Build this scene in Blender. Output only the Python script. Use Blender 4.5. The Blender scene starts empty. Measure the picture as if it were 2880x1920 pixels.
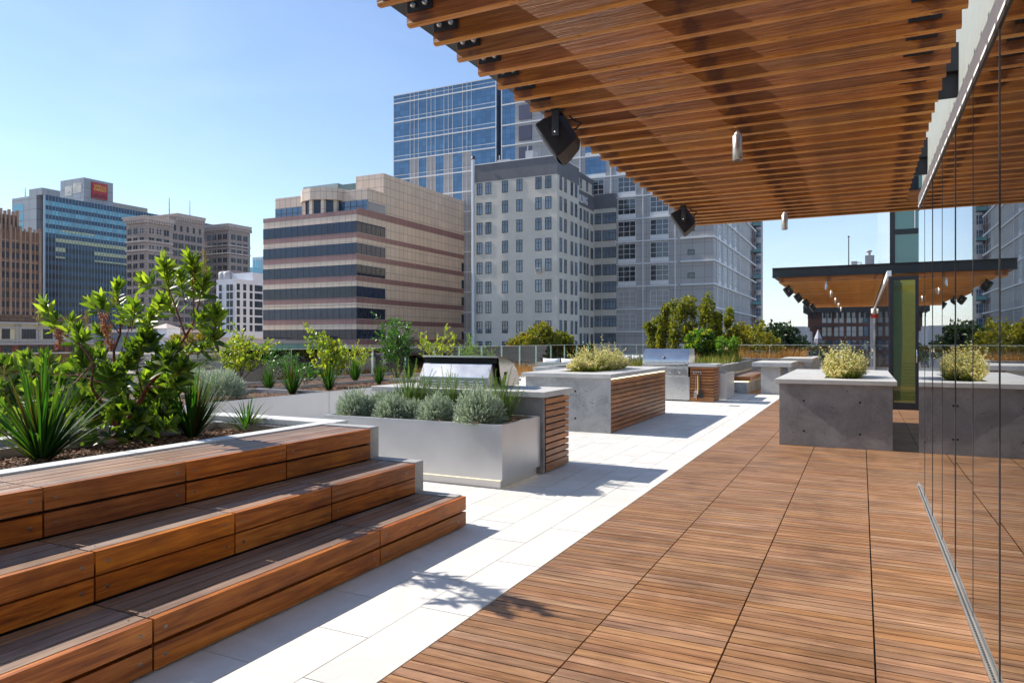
import bpy, math, random
from mathutils import Vector, Matrix, Quaternion

# ------------------------------------------------------------------ camera, sky, sun, exposure
SC = bpy.context.scene
COL = SC.collection
R = random.Random(11)
YAW = math.radians(26.186)
CH, FL, CX, CY = 1.4, 2000.0, 1440.0, 957.0
cam_d = bpy.data.cameras.new("camera")
cam = bpy.data.objects.new("camera", cam_d)
COL.objects.link(cam)
cam_d.sensor_width = 36.0
cam_d.lens = 25.0
cam_d.shift_y = -0.00104
cam_d.clip_start = 0.05
cam_d.clip_end = 40000.0
cam.location = (0, 0, CH)
cam.rotation_euler = (math.radians(90), 0, YAW)
SC.camera = cam

SUN_EL = math.radians(38.5)
SUN_TO = Vector((-math.cos(SUN_EL), -0.045, math.sin(SUN_EL))).normalized()
sun_d = bpy.data.lights.new("sun", 'SUN')
sun_d.energy = 5.0
sun_d.angle = math.radians(0.5)
sun_d.color = (1.0, 0.93, 0.83)
sun = bpy.data.objects.new("sun", sun_d)
sun.rotation_euler = (-SUN_TO).to_track_quat('-Z', 'Y').to_euler()
COL.objects.link(sun)

world = bpy.data.worlds.new("World")
SC.world = world
world.use_nodes = True
wn, wl = world.node_tree.nodes, world.node_tree.links
wn.clear()
sky = wn.new('ShaderNodeTexSky')
sky.sky_type = 'NISHITA'
sky.sun_disc = False
sky.sun_elevation = SUN_EL
sky.sun_rotation = math.radians(-92)
sky.altitude = 20
sky.air_density = 1.0
sky.dust_density = 0.05
sky.ozone_density = 3.0
# a few thin cirrus wisps, high above
tc = wn.new('ShaderNodeTexCoord')
mp = wn.new('ShaderNodeMapping'); mp.inputs['Scale'].default_value = (1.6, 3.2, 9.0)
mp.inputs['Rotation'].default_value = (0.2, 0.35, 0.5)
nz = wn.new('ShaderNodeTexNoise'); nz.inputs['Scale'].default_value = 1.3
nz.inputs['Detail'].default_value = 7; nz.inputs['Roughness'].default_value = 0.5
nz.inputs['Distortion'].default_value = 0.9
cr = wn.new('ShaderNodeValToRGB')
cr.color_ramp.elements[0].position = 0.47; cr.color_ramp.elements[0].color = (0, 0, 0, 1)
cr.color_ramp.elements[1].position = 0.85; cr.color_ramp.elements[1].color = (0.07, 0.07, 0.07, 1)
mx = wn.new('ShaderNodeMixRGB'); mx.inputs['Color2'].default_value = (8.0, 8.6, 9.4, 1)
bg = wn.new('ShaderNodeBackground'); bg.inputs['Strength'].default_value = 0.12
wo = wn.new('ShaderNodeOutputWorld')
wl.new(tc.outputs['Generated'], mp.inputs['Vector'])
wl.new(mp.outputs[0], nz.inputs['Vector'])
wl.new(nz.outputs['Fac'], cr.inputs['Fac'])
wl.new(cr.outputs['Color'], mx.inputs['Fac'])
wl.new(sky.outputs[0], mx.inputs['Color1'])
tint = wn.new('ShaderNodeMixRGB'); tint.blend_type = 'MULTIPLY'; tint.inputs['Fac'].default_value = 1.0
tint.inputs['Color2'].default_value = (1.05, 0.99, 0.985, 1)
wl.new(mx.outputs[0], tint.inputs['Color1']); wl.new(tint.outputs[0], bg.inputs['Color'])
wl.new(bg.outputs[0], wo.inputs['Surface'])

SC.view_settings.view_transform = 'Standard'
SC.view_settings.look = 'None'
SC.view_settings.gamma = 1.0
SC.view_settings.use_curve_mapping = False
SC.view_settings.exposure = 0.70
SC.render.engine = 'CYCLES'
SC.cycles.use_denoising = True
SC.cycles.max_bounces = 8
SC.cycles.diffuse_bounces = 4
SC.cycles.glossy_bounces = 4
SC.cycles.transmission_bounces = 6
SC.cycles.transparent_max_bounces = 24
SC.cycles.caustics_reflective = True
SC.cycles.caustics_refractive = False
SC.cycles.blur_glossy = 0.4
SC.cycles.sample_clamp_indirect = 10.0

# ------------------------------------------------------------------ survey helpers: measured bearings to metres on a real plane
C_, S_ = math.cos(YAW), math.sin(YAW)
def ray(x):
    rho = (x - CX) / FL
    return rho * C_ - S_, rho * S_ + C_          # per unit depth: world X, world Y
def gz(x, y, z=0.0):                             # bearing meets the level z
    w = (CH - z) * FL / (y - CY); a, b = ray(x)
    return Vector((a * w, b * w, z))
def onX(x, y, X):
    a, b = ray(x); w = X / a
    return Vector((X, b * w, CH - (y - CY) * w / FL))
def onY(x, y, Y):
    a, b = ray(x); w = Y / b
    return Vector((a * w, Y, CH - (y - CY) * w / FL))

# ------------------------------------------------------------------ object helpers
def empty(name, loc, label=None, cat=None, group=None, rz=0.0):
    o = bpy.data.objects.new(name, None)
    o.empty_display_size = 0.1
    COL.objects.link(o)
    o.location = loc
    o.rotation_euler = (0, 0, rz)
    tag(o, label, cat, group)
    return o
def tag(o, label=None, cat=None, group=None, kind=None):
    if label: o['label'] = label
    if cat: o['category'] = cat
    if group: o['group'] = group
    if kind: o['kind'] = kind
    return o
def wloc(o):
    v = Vector((0, 0, 0))
    while o is not None:
        v = v + Vector(o.location); o = o.parent
    return v
def copy_tree(o, loc=None, label=None, group=None, rz=None, parent=None, scale=None):
    c = o.copy(); COL.objects.link(c)
    c.parent = parent
    if loc is not None: c.location = loc
    if rz is not None: c.rotation_euler = (0, 0, rz)
    if scale is not None: c.scale = scale
    if label: c['label'] = label
    if group: c['group'] = group
    for ch in list(o.children): copy_tree(ch, parent=c)
    return c

class MB:
    def __init__(s): s.v = []; s.f = []; s.m = []; s.r = []; s.sm = []
    def add(s, vs, fs, mi=0, rnd=None, smooth=False):
        n = len(s.v)
        if rnd is None: rnd = R.random()
        s.v += [tuple(p) for p in vs]; s.r += [rnd] * len(vs)
        for f in fs:
            s.f.append(tuple(i + n for i in f)); s.m.append(mi); s.sm.append(smooth)
        return s
    def box(s, x0, x1, y0, y1, z0, z1, mi=0, rnd=None):
        if x0 > x1: x0, x1 = x1, x0
        if y0 > y1: y0, y1 = y1, y0
        if z0 > z1: z0, z1 = z1, z0
        return s.add([(x0, y0, z0), (x1, y0, z0), (x1, y1, z0), (x0, y1, z0), (x0, y0, z1), (x1, y0, z1), (x1, y1, z1), (x0, y1, z1)],
                     [(0, 3, 2, 1), (4, 5, 6, 7), (0, 1, 5, 4), (1, 2, 6, 5), (2, 3, 7, 6), (3, 0, 4, 7)], mi, rnd)
    def obox(s, c, ax, ay, az, mi=0, rnd=None):      # oriented box, half vectors
        c, ax, ay, az = map(Vector, (c, ax, ay, az))
        vs = [c + ax * i + ay * j + az * k for k in (-1, 1) for j in (-1, 1) for i in (-1, 1)]
        return s.add(vs, [(0, 2, 3, 1), (4, 5, 7, 6), (0, 1, 5, 4), (1, 3, 7, 5), (3, 2, 6, 7), (2, 0, 4, 6)], mi, rnd)
    def prism(s, poly, axis, a0, a1, mi=0, rnd=None, smooth=False):
        def P(p, a):
            if axis == 'x': return (a, p[0], p[1])
            if axis == 'y': return (p[0], a, p[1])
            return (p[0], p[1], a)
        n = len(poly)
        vs = [P(p, a0) for p in poly] + [P(p, a1) for p in poly]
        fs = [tuple(range(n)), tuple(range(2 * n - 1, n - 1, -1))]
        s.add(vs, fs, mi, rnd)
        s.add(vs, [(i, i + n, (i + 1) % n + n, (i + 1) % n) for i in range(n)], mi, rnd, smooth)
        return s
    def tube(s, pts, rad, n=8, mi=0, rnd=None, cap=True):
        pts = [Vector(p) for p in pts]
        if not isinstance(rad, (list, tuple)): rad = [rad] * len(pts)
        vs = []; up = None
        for i, p in enumerate(pts):
            d = (pts[min(i + 1, len(pts) - 1)] - pts[max(i - 1, 0)]).normalized()
            if up is None:
                up = d.orthogonal().normalized()
            up = (up - d * up.dot(d)).normalized()
            side = d.cross(up)
            for k in range(n):
                a = 2 * math.pi * k / n
                vs.append(p + (up * math.cos(a) + side * math.sin(a)) * rad[i])
        fs = []
        for i in range(len(pts) - 1):
            for k in range(n):
                a, b = i * n + k, i * n + (k + 1) % n
                fs.append((a, b, b + n, a + n))
        s.add(vs, fs, mi, rnd, True)
        if cap:
            m = len(vs) - n
            s.add(vs[:n] + vs[m:], [tuple(range(n - 1, -1, -1)), tuple(range(n, 2 * n))], mi, rnd)
        return s
    def lathe(s, prof, c, n=16, mi=0, axis='z', rnd=None):
        vs = []; c = Vector(c)
        for r, h in prof:
            for k in range(n):
                a = 2 * math.pi * k / n
                x, y = r * math.cos(a), r * math.sin(a)
                vs.append(c + (Vector((x, y, h)) if axis == 'z' else Vector((x, h, y)) if axis == 'y' else Vector((h, x, y))))
        fs = []
        for i in range(len(prof) - 1):
            for k in range(n):
                a, b = i * n + k, i * n + (k + 1) % n
                fs.append((a, b, b + n, a + n))
        s.add(vs, fs, mi, rnd, True)
        m = len(vs) - n
        s.add(vs[:n] + vs[m:], [tuple(range(n - 1, -1, -1)), tuple(range(n, 2 * n))], mi, rnd)
        return s
    def leaf(s, p, d, nrm, L, W, mi=0, rnd=None, fold=0.25, droop=0.12):
        p, d, nrm = Vector(p), Vector(d).normalized(), Vector(nrm)
        sd = d.cross(nrm)
        if sd.length < 1e-4: sd = d.orthogonal()
        sd.normalize(); nn = sd.cross(d)
        def q(t, w, e=0.0): return p + d * (L * t) + sd * (W * 0.5 * w) + nn * (e * W - droop * L * t * t)
        vs = [q(0, 0), q(.34, 0), q(.34, 1, fold), q(.34, -1, fold), q(.7, 0), q(.7, .82, fold * .8), q(.7, -.82, fold * .8), q(1, 0)]
        return s.add(vs, [(0, 1, 2), (0, 3, 1), (2, 1, 4, 5), (1, 3, 6, 4), (5, 4, 7), (4, 6, 7)], mi, rnd, True)
    def blade(s, p, d, L, W, mi=0, rnd=None, bend=0.5, seg=4, up=(0, 0, 1), keel=0.2):
        p, d = Vector(p), Vector(d).normalized()
        sd = d.cross(Vector(up))
        if sd.length < 1e-3: sd = Vector((1, 0, 0))
        sd.normalize()
        vs = []; cur = p.copy(); dd = d.copy()
        for i in range(seg + 1):
            t = i / seg
            w = W * 0.5 * (0.75 + 0.6 * t) if t < .4 else W * 0.5 * max(0.04, (1 - t) / .6) ** .7
            nn = sd.cross(dd)
            vs += [cur + sd * w, cur - nn * W * keel * (1 - t), cur - sd * w]
            dd = (dd + Vector((0, 0, -1)) * bend / seg * (0.4 + 1.3 * t)).normalized()
            cur = cur + dd * (L / seg)
        fs = []
        for i in range(seg):
            a = i * 3
            fs += [(a, a + 1, a + 4, a + 3), (a + 1, a + 2, a + 5, a + 4)]
        return s.add(vs, fs, mi, rnd, True)
    def build(s, name, mats, parent=None, bevel=0, label=None):
        me = bpy.data.meshes.new(name)
        off = wloc(parent) if parent is not None else Vector((0, 0, 0))
        me.from_pydata([(a - off.x, b - off.y, c - off.z) for a, b, c in s.v], [], s.f)
        if not isinstance(mats, (list, tuple)): mats = [mats]
        for m in mats: me.materials.append(m)
        me.polygons.foreach_set('material_index', s.m)
        me.polygons.foreach_set('use_smooth', s.sm)
        at = me.attributes.new('rnd', 'FLOAT', 'POINT')
        at.data.foreach_set('value', s.r)
        me.update()
        o = bpy.data.objects.new(name, me)
        COL.objects.link(o)
        if parent is not None: o.parent = parent
        if bevel:
            b = o.modifiers.new('bevel', 'BEVEL'); b.width = bevel; b.segments = 2; b.limit_method = 'ANGLE'
        if label: o['label'] = label
        return o

def pieces(name, boxes, mat, parent):
    """countable boxes, each a part of its own"""
    out = []
    for b in boxes:
        m = MB(); m.box(*b); out.append(m.build(name, mat, parent))
    return out
# ------------------------------------------------------------------ materials
def newmat(name):
    m = bpy.data.materials.new(name); m.use_nodes = True
    nt = m.node_tree; nt.nodes.clear()
    out = nt.nodes.new('ShaderNodeOutputMaterial')
    b = nt.nodes.new('ShaderNodeBsdfPrincipled')
    nt.links.new(b.outputs[0], out.inputs[0])
    return m, nt, b, out
def N(nt, t, **kw):
    n = nt.nodes.new(t)
    for k, v in kw.items():
        if k in n.inputs: n.inputs[k].default_value = v
        else: setattr(n, k, v)
    return n
def seed_vec(nt, scale=(1, 1, 1), useobj=True):
    """object coordinates, stretched, shifted by a per-piece random number"""
    tc = N(nt, 'ShaderNodeTexCoord'); at = N(nt, 'ShaderNodeAttribute', attribute_name='rnd')
    oi = N(nt, 'ShaderNodeObjectInfo')
    ad = N(nt, 'ShaderNodeMath', operation='ADD')
    nt.links.new(at.outputs['Fac'], ad.inputs[0]); nt.links.new(oi.outputs['Random'], ad.inputs[1])
    fr = N(nt, 'ShaderNodeMath', operation='FRACT'); nt.links.new(ad.outputs[0], fr.inputs[0])
    mp = N(nt, 'ShaderNodeVectorMath', operation='MULTIPLY'); mp.inputs[1].default_value = scale
    nt.links.new(tc.outputs['Object'], mp.inputs[0])
    ml = N(nt, 'ShaderNodeMath', operation='MULTIPLY'); ml.inputs[1].default_value = 57.3
    nt.links.new(fr.outputs[0], ml.inputs[0])
    a2 = N(nt, 'ShaderNodeVectorMath', operation='ADD')
    nt.links.new(mp.outputs[0], a2.inputs[0]); nt.links.new(ml.outputs[0], a2.inputs[1])
    return a2.outputs[0], fr.outputs[0], tc
def ramp(nt, fac, stops):
    cr = N(nt, 'ShaderNodeValToRGB')
    while len(cr.color_ramp.elements) < len(stops): cr.color_ramp.elements.new(0.5)
    for e, (p, c) in zip(cr.color_ramp.elements, stops):
        e.position = p; e.color = (*c, 1) if len(c) == 3 else c
    nt.links.new(fac, cr.inputs[0])
    return cr.outputs[0]
def bump(nt, b, h, strength=0.3, dist=0.01):
    bp = N(nt, 'ShaderNodeBump', Strength=strength, Distance=dist)
    nt.links.new(h, bp.inputs['Height']); nt.links.new(bp.outputs[0], b.inputs['Normal'])
def wood(name, dark, mid, light, axis='y', rough=0.5, vary=0.45, bumpy=0.25, grey=0.0, freq=22, stain=False, fleck=False, hue=.0035):
    m, nt, b, out = newmat(name)
    st = {'x': (1.3, freq, freq), 'y': (freq, 1.3, freq), 'z': (freq, freq, 1.3)}[axis]
    vec, sd, tc = seed_vec(nt, st)
    n1 = N(nt, 'ShaderNodeTexNoise', Scale=1.0, Detail=6.0, Roughness=0.62, Distortion=1.6)
    nt.links.new(vec, n1.inputs['Vector'])
    st2 = {'x': (5, 160, 160), 'y': (160, 5, 160), 'z': (160, 160, 5)}[axis]
    v2, _, _ = seed_vec(nt, st2)
    n2 = N(nt, 'ShaderNodeTexNoise', Scale=1.0, Detail=3.0, Roughness=0.6)
    nt.links.new(v2, n2.inputs['Vector'])
    mixf = N(nt, 'ShaderNodeMath', operation='MULTIPLY_ADD'); mixf.inputs[1].default_value = 0.35
    nt.links.new(n2.outputs['Fac'], mixf.inputs[0]); nt.links.new(n1.outputs['Fac'], mixf.inputs[2])
    col = ramp(nt, mixf.outputs[0], [(0.40, dark), (0.62, mid), (0.88, light)])
    hs = N(nt, 'ShaderNodeHueSaturation')
    mr = N(nt, 'ShaderNodeMapRange'); mr.inputs['To Min'].default_value = 1 - vary; mr.inputs['To Max'].default_value = 1 + vary * .8
    nt.links.new(sd, mr.inputs['Value']); nt.links.new(mr.outputs[0], hs.inputs['Value'])
    mh = N(nt, 'ShaderNodeMath', operation='MULTIPLY'); mh.inputs[1].default_value = 7.31
    mf = N(nt, 'ShaderNodeMath', operation='FRACT')
    nt.links.new(sd, mh.inputs[0]); nt.links.new(mh.outputs[0], mf.inputs[0])
    mr2 = N(nt, 'ShaderNodeMapRange'); mr2.inputs['To Min'].default_value = 0.4995 - hue; mr2.inputs['To Max'].default_value = 0.4995 + hue
    nt.links.new(mf.outputs[0], mr2.inputs['Value']); nt.links.new(mr2.outputs[0], hs.inputs['Hue'])
    ms = N(nt, 'ShaderNodeMapRange'); ms.inputs['To Min'].default_value = 1.0 - grey; ms.inputs['To Max'].default_value = 1.08
    mh2 = N(nt, 'ShaderNodeMath', operation='MULTIPLY'); mh2.inputs[1].default_value = 13.7
    mf2 = N(nt, 'ShaderNodeMath', operation='FRACT')
    nt.links.new(sd, mh2.inputs[0]); nt.links.new(mh2.outputs[0], mf2.inputs[0])
    nt.links.new(mf2.outputs[0], ms.inputs['Value']); nt.links.new(ms.outputs[0], hs.inputs['Saturation'])
    # weathered and dusty patches that run across neighbouring boards
    n8 = N(nt, 'ShaderNodeTexNoise', Scale=1.7, Detail=5.0, Roughness=.65, Distortion=.5); nt.links.new(tc.outputs['Object'], n8.inputs['Vector'])
    m8 = N(nt, 'ShaderNodeMixRGB', blend_type='MULTIPLY'); m8.inputs['Fac'].default_value = 1.0
    nt.links.new(ramp(nt, n8.outputs['Fac'], [(.34, (.70, .68, .66)), (.5, (.95, .95, .95)), (.68, (1.12, 1.13, 1.14))]), m8.inputs['Color2'])
    nt.links.new(col, m8.inputs['Color1']); nt.links.new(m8.outputs[0], hs.inputs['Color']); last = hs.outputs[0]
    if fleck:      # dark bark flecks left along the beam underside
        v6, _, _ = seed_vec(nt, (7, 40, 40)); n6 = N(nt, 'ShaderNodeTexNoise', Scale=1.0, Detail=5.0, Roughness=.7); nt.links.new(v6, n6.inputs['Vector'])
        m6 = N(nt, 'ShaderNodeMixRGB'); m6.inputs['Color2'].default_value = (.10, .03, .01, 1)
        r6 = N(nt, 'ShaderNodeMapRange'); r6.inputs['From Min'].default_value = .60; r6.inputs['From Max'].default_value = .66; r6.inputs['To Max'].default_value = .75
        nt.links.new(n6.outputs['Fac'], r6.inputs['Value']); nt.links.new(r6.outputs[0], m6.inputs['Fac']); nt.links.new(last, m6.inputs['Color1']); last = m6.outputs[0]
    if stain:      # rust and water runs where the beams are bolted and where the fittings sit
        sx = N(nt, 'ShaderNodeSeparateXYZ'); nt.links.new(tc.outputs['Object'], sx.inputs[0])
        v4, _, _ = seed_vec(nt, (9, 9, 16)); n4 = N(nt, 'ShaderNodeTexNoise', Scale=1.0, Detail=4.0); nt.links.new(v4, n4.inputs['Vector'])
        prev = None
        for cx_ in (.06, 1.10, -1.02):
            s1 = N(nt, 'ShaderNodeMath', operation='SUBTRACT'); s1.inputs[1].default_value = cx_; nt.links.new(sx.outputs[0], s1.inputs[0])
            s2 = N(nt, 'ShaderNodeMath', operation='ABSOLUTE'); nt.links.new(s1.outputs[0], s2.inputs[0])
            s3 = N(nt, 'ShaderNodeMapRange'); s3.inputs['From Min'].default_value = .22; s3.inputs['From Max'].default_value = .0
            nt.links.new(s2.outputs[0], s3.inputs['Value'])
            if prev is None: prev = s3.outputs[0]
            else:
                s4 = N(nt, 'ShaderNodeMath', operation='MAXIMUM'); nt.links.new(prev, s4.inputs[0]); nt.links.new(s3.outputs[0], s4.inputs[1]); prev = s4.outputs[0]
        s5 = N(nt, 'ShaderNodeMath', operation='ADD'); nt.links.new(prev, s5.inputs[0]); nt.links.new(n4.outputs['Fac'], s5.inputs[1])
        s6 = N(nt, 'ShaderNodeMapRange'); s6.inputs['From Min'].default_value = 1.22; s6.inputs['From Max'].default_value = 1.42; s6.inputs['To Max'].default_value = .62
        nt.links.new(s5.outputs[0], s6.inputs['Value'])
        m5 = N(nt, 'ShaderNodeMixRGB'); m5.inputs['Color2'].default_value = (.07, .018, .006, 1)
        nt.links.new(s6.outputs[0], m5.inputs['Fac']); nt.links.new(last, m5.inputs['Color1']); last = m5.outputs[0]
    nt.links.new(last, b.inputs['Base Color'])
    b.inputs['Roughness'].default_value = rough
    bump(nt, b, mixf.outputs[0], bumpy, 0.004)
    return m
def concrete(name, c1, c2, scale=2.2, rough=0.75, pits=True, stains=0.0, vary=0.0):
    m, nt, b, out = newmat(name)
    vec, sd, tc = seed_vec(nt, (1, 1, 1))
    n1 = N(nt, 'ShaderNodeTexNoise', Scale=scale, Detail=12.0, Roughness=0.72, Distortion=0.6)
    n2 = N(nt, 'ShaderNodeTexNoise', Scale=60.0, Detail=4.0, Roughness=0.7)
    nt.links.new(vec, n1.inputs['Vector']); nt.links.new(vec, n2.inputs['Vector'])
    ad = N(nt, 'ShaderNodeMath', operation='MULTIPLY_ADD'); ad.inputs[1].default_value = 0.35
    nt.links.new(n2.outputs['Fac'], ad.inputs[0]); nt.links.new(n1.outputs['Fac'], ad.inputs[2])
    col = ramp(nt, ad.outputs[0], [(0.45, c1), (0.85, c2)])
    last = col
    if vary:
        hs = N(nt, 'ShaderNodeHueSaturation'); mr = N(nt, 'ShaderNodeMapRange')
        mr.inputs['To Min'].default_value = 1 - vary; mr.inputs['To Max'].default_value = 1.0
        nt.links.new(sd, mr.inputs['Value']); nt.links.new(mr.outputs[0], hs.inputs['Value'])
        nt.links.new(last, hs.inputs['Color']); last = hs.outputs[0]
    if pits:
        vo = N(nt, 'ShaderNodeTexVoronoi', Scale=13.0); nt.links.new(vec, vo.inputs['Vector'])
        n3 = N(nt, 'ShaderNodeTexNoise', Scale=3.0); nt.links.new(vec, n3.inputs['Vector'])
        mt = N(nt, 'ShaderNodeMapRange'); mt.inputs['From Min'].default_value = .45; mt.inputs['From Max'].default_value = .7
        mt.inputs['To Min'].default_value = 0.0; mt.inputs['To Max'].default_value = 0.13
        nt.links.new(n3.outputs['Fac'], mt.inputs['Value'])
        lt = N(nt, 'ShaderNodeMath', operation='LESS_THAN')
        nt.links.new(vo.outputs['Distance'], lt.inputs[0]); nt.links.new(mt.outputs[0], lt.inputs[1])
        mxr = N(nt, 'ShaderNodeMixRGB'); mxr.inputs['Color2'].default_value = (c1[0] * .25, c1[1] * .25, c1[2] * .25, 1)
        nt.links.new(lt.outputs[0], mxr.inputs['Fac']); nt.links.new(last, mxr.inputs['Color1'])
        last = mxr.outputs[0]
    nt.links.new(last, b.inputs['Base Color'])
    b.inputs['Roughness'].default_value = rough
    bump(nt, b, ad.outputs[0], 0.35, 0.006)
    return m
def plain(name, col, rough=0.6, metal=0.0, noise=0.12, nscale=8.0, spec=0.5, bumps=0.0, coat=0.0, alpha=None):
    m, nt, b, out = newmat(name)
    vec, sd, tc = seed_vec(nt, (1, 1, 1))
    n1 = N(nt, 'ShaderNodeTexNoise', Scale=nscale, Detail=5.0, Roughness=0.6)
    nt.links.new(vec, n1.inputs['Vector'])
    lo = tuple(c * (1 - noise) for c in col); hi = tuple(min(1, c * (1 + noise)) for c in col)
    nt.links.new(ramp(nt, n1.outputs['Fac'], [(0.3, lo), (0.7, hi)]), b.inputs['Base Color'])
    b.inputs['Roughness'].default_value = rough; b.inputs['Metallic'].default_value = metal
    b.inputs['Specular IOR Level'].default_value = spec
    if coat: b.inputs['Coat Weight'].default_value = coat
    if bumps: bump(nt, b, n1.outputs['Fac'], bumps, 0.01)
    return m
def brushed(name, col, rough=0.3, metal=1.0, axis='x'):
    m, nt, b, out = newmat(name)
    st = {'x': (2, 300, 300), 'y': (300, 2, 300), 'z': (300, 300, 2)}[axis]
    vec, sd, tc = seed_vec(nt, st)
    n1 = N(nt, 'ShaderNodeTexNoise', Scale=1.0, Detail=3.0)
    nt.links.new(vec, n1.inputs['Vector'])
    v3, _, _ = seed_vec(nt, (1, 1, 1))
    n2 = N(nt, 'ShaderNodeTexNoise', Scale=3.0, Detail=5.0); nt.links.new(v3, n2.inputs['Vector'])
    nt.links.new(ramp(nt, n2.outputs['Fac'], [(0.3, tuple(c * .9 for c in col)), (0.7, col)]), b.inputs['Base Color'])
    mr = N(nt, 'ShaderNodeMapRange'); mr.inputs['To Min'].default_value = rough * .7; mr.inputs['To Max'].default_value = rough * 1.35
    nt.links.new(n2.outputs['Fac'], mr.inputs['Value']); nt.links.new(mr.outputs[0], b.inputs['Roughness'])
    b.inputs['Metallic'].default_value = metal
    bump(nt, b, n1.outputs['Fac'], 0.06, 0.002)
    return m
def leafmat(name, cols, trans=0.45, rough=0.38, spec=0.5, tcol=None):
    """leaves: colour varies per leaf, light passes through"""
    m, nt, b, out = newmat(name)
    at = N(nt, 'ShaderNodeAttribute', attribute_name='rnd')
    k = len(cols)
    c = ramp(nt, at.outputs['Fac'], [((i + .5) / k, cc) for i, cc in enumerate(cols)])
    nt.links.new(c, b.inputs['Base Color'])
    b.inputs['Roughness'].default_value = rough; b.inputs['Specular IOR Level'].default_value = spec
    tr = N(nt, 'ShaderNodeBsdfTranslucent')
    mt = N(nt, 'ShaderNodeMixRGB', blend_type='MULTIPLY'); mt.inputs['Fac'].default_value = 1.0
    mt.inputs['Color2'].default_value = (*(tcol or (2.4, 2.6, 0.7)), 1)
    nt.links.new(c, mt.inputs['Color1']); nt.links.new(mt.outputs[0], tr.inputs['Color'])
    mix = N(nt, 'ShaderNodeMixShader'); mix.inputs[0].default_value = trans
    nt.links.new(b.outputs[0], mix.inputs[1]); nt.links.new(tr.outputs[0], mix.inputs[2])
    nt.links.new(mix.outputs[0], out.inputs[0])
    return m
def glassmat(name, tint=(.9, .95, .93), ior=1.5, rough=0.0, refl=(1, 1, 1), boost=1.0, floor=0.0):
    """sheet glass: mirror by Fresnel, the rest passes straight through"""
    m, nt, b, out = newmat(name); nt.nodes.remove(b)
    fr = N(nt, 'ShaderNodeFresnel', IOR=ior)
    mm = N(nt, 'ShaderNodeMath', operation='MULTIPLY', use_clamp=True); mm.inputs[1].default_value = boost
    nt.links.new(fr.outputs[0], mm.inputs[0])
    ma = N(nt, 'ShaderNodeMath', operation='ADD', use_clamp=True); ma.inputs[1].default_value = floor
    nt.links.new(mm.outputs[0], ma.inputs[0]); mm = ma
    t = N(nt, 'ShaderNodeBsdfTransparent'); t.inputs[0].default_value = (*tint, 1)
    g = N(nt, 'ShaderNodeBsdfGlossy'); g.inputs['Color'].default_value = (*refl, 1); g.inputs['Roughness'].default_value = rough
    mix = N(nt, 'ShaderNodeMixShader')
    nt.links.new(mm.outputs[0], mix.inputs[0]); nt.links.new(t.outputs[0], mix.inputs[1]); nt.links.new(g.outputs[0], mix.inputs[2])
    nt.links.new(mix.outputs[0], out.inputs[0])
    return m
def darkglass(name, col, rough=0.06, spec=0.9, vary=0.5, wav=0.15, ior=1.55):
    """window glass seen from afar: a dark room behind, the sky on its face"""
    m, nt, b, out = newmat(name)
    vec, sd, tc = seed_vec(nt, (.35, .35, .35))
    n1 = N(nt, 'ShaderNodeTexNoise', Scale=1.0, Detail=2.0)
    nt.links.new(vec, n1.inputs['Vector'])
    ad = N(nt, 'ShaderNodeMath', operation='ADD'); nt.links.new(n1.outputs['Fac'], ad.inputs[0]); nt.links.new(sd, ad.inputs[1])
    hf = N(nt, 'ShaderNodeMath', operation='MULTIPLY'); hf.inputs[1].default_value = .5; nt.links.new(ad.outputs[0], hf.inputs[0])
    nt.links.new(ramp(nt, hf.outputs[0], [(0.2, tuple(c * (1 - vary) for c in col)), (0.8, tuple(min(1, c * (1 + vary)) for c in col))]), b.inputs['Base Color'])
    b.inputs['Roughness'].default_value = rough; b.inputs['Specular IOR Level'].default_value = spec
    b.inputs['IOR'].default_value = ior
    if wav: bump(nt, b, n1.outputs['Fac'], wav, 0.05)
    return m
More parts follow.
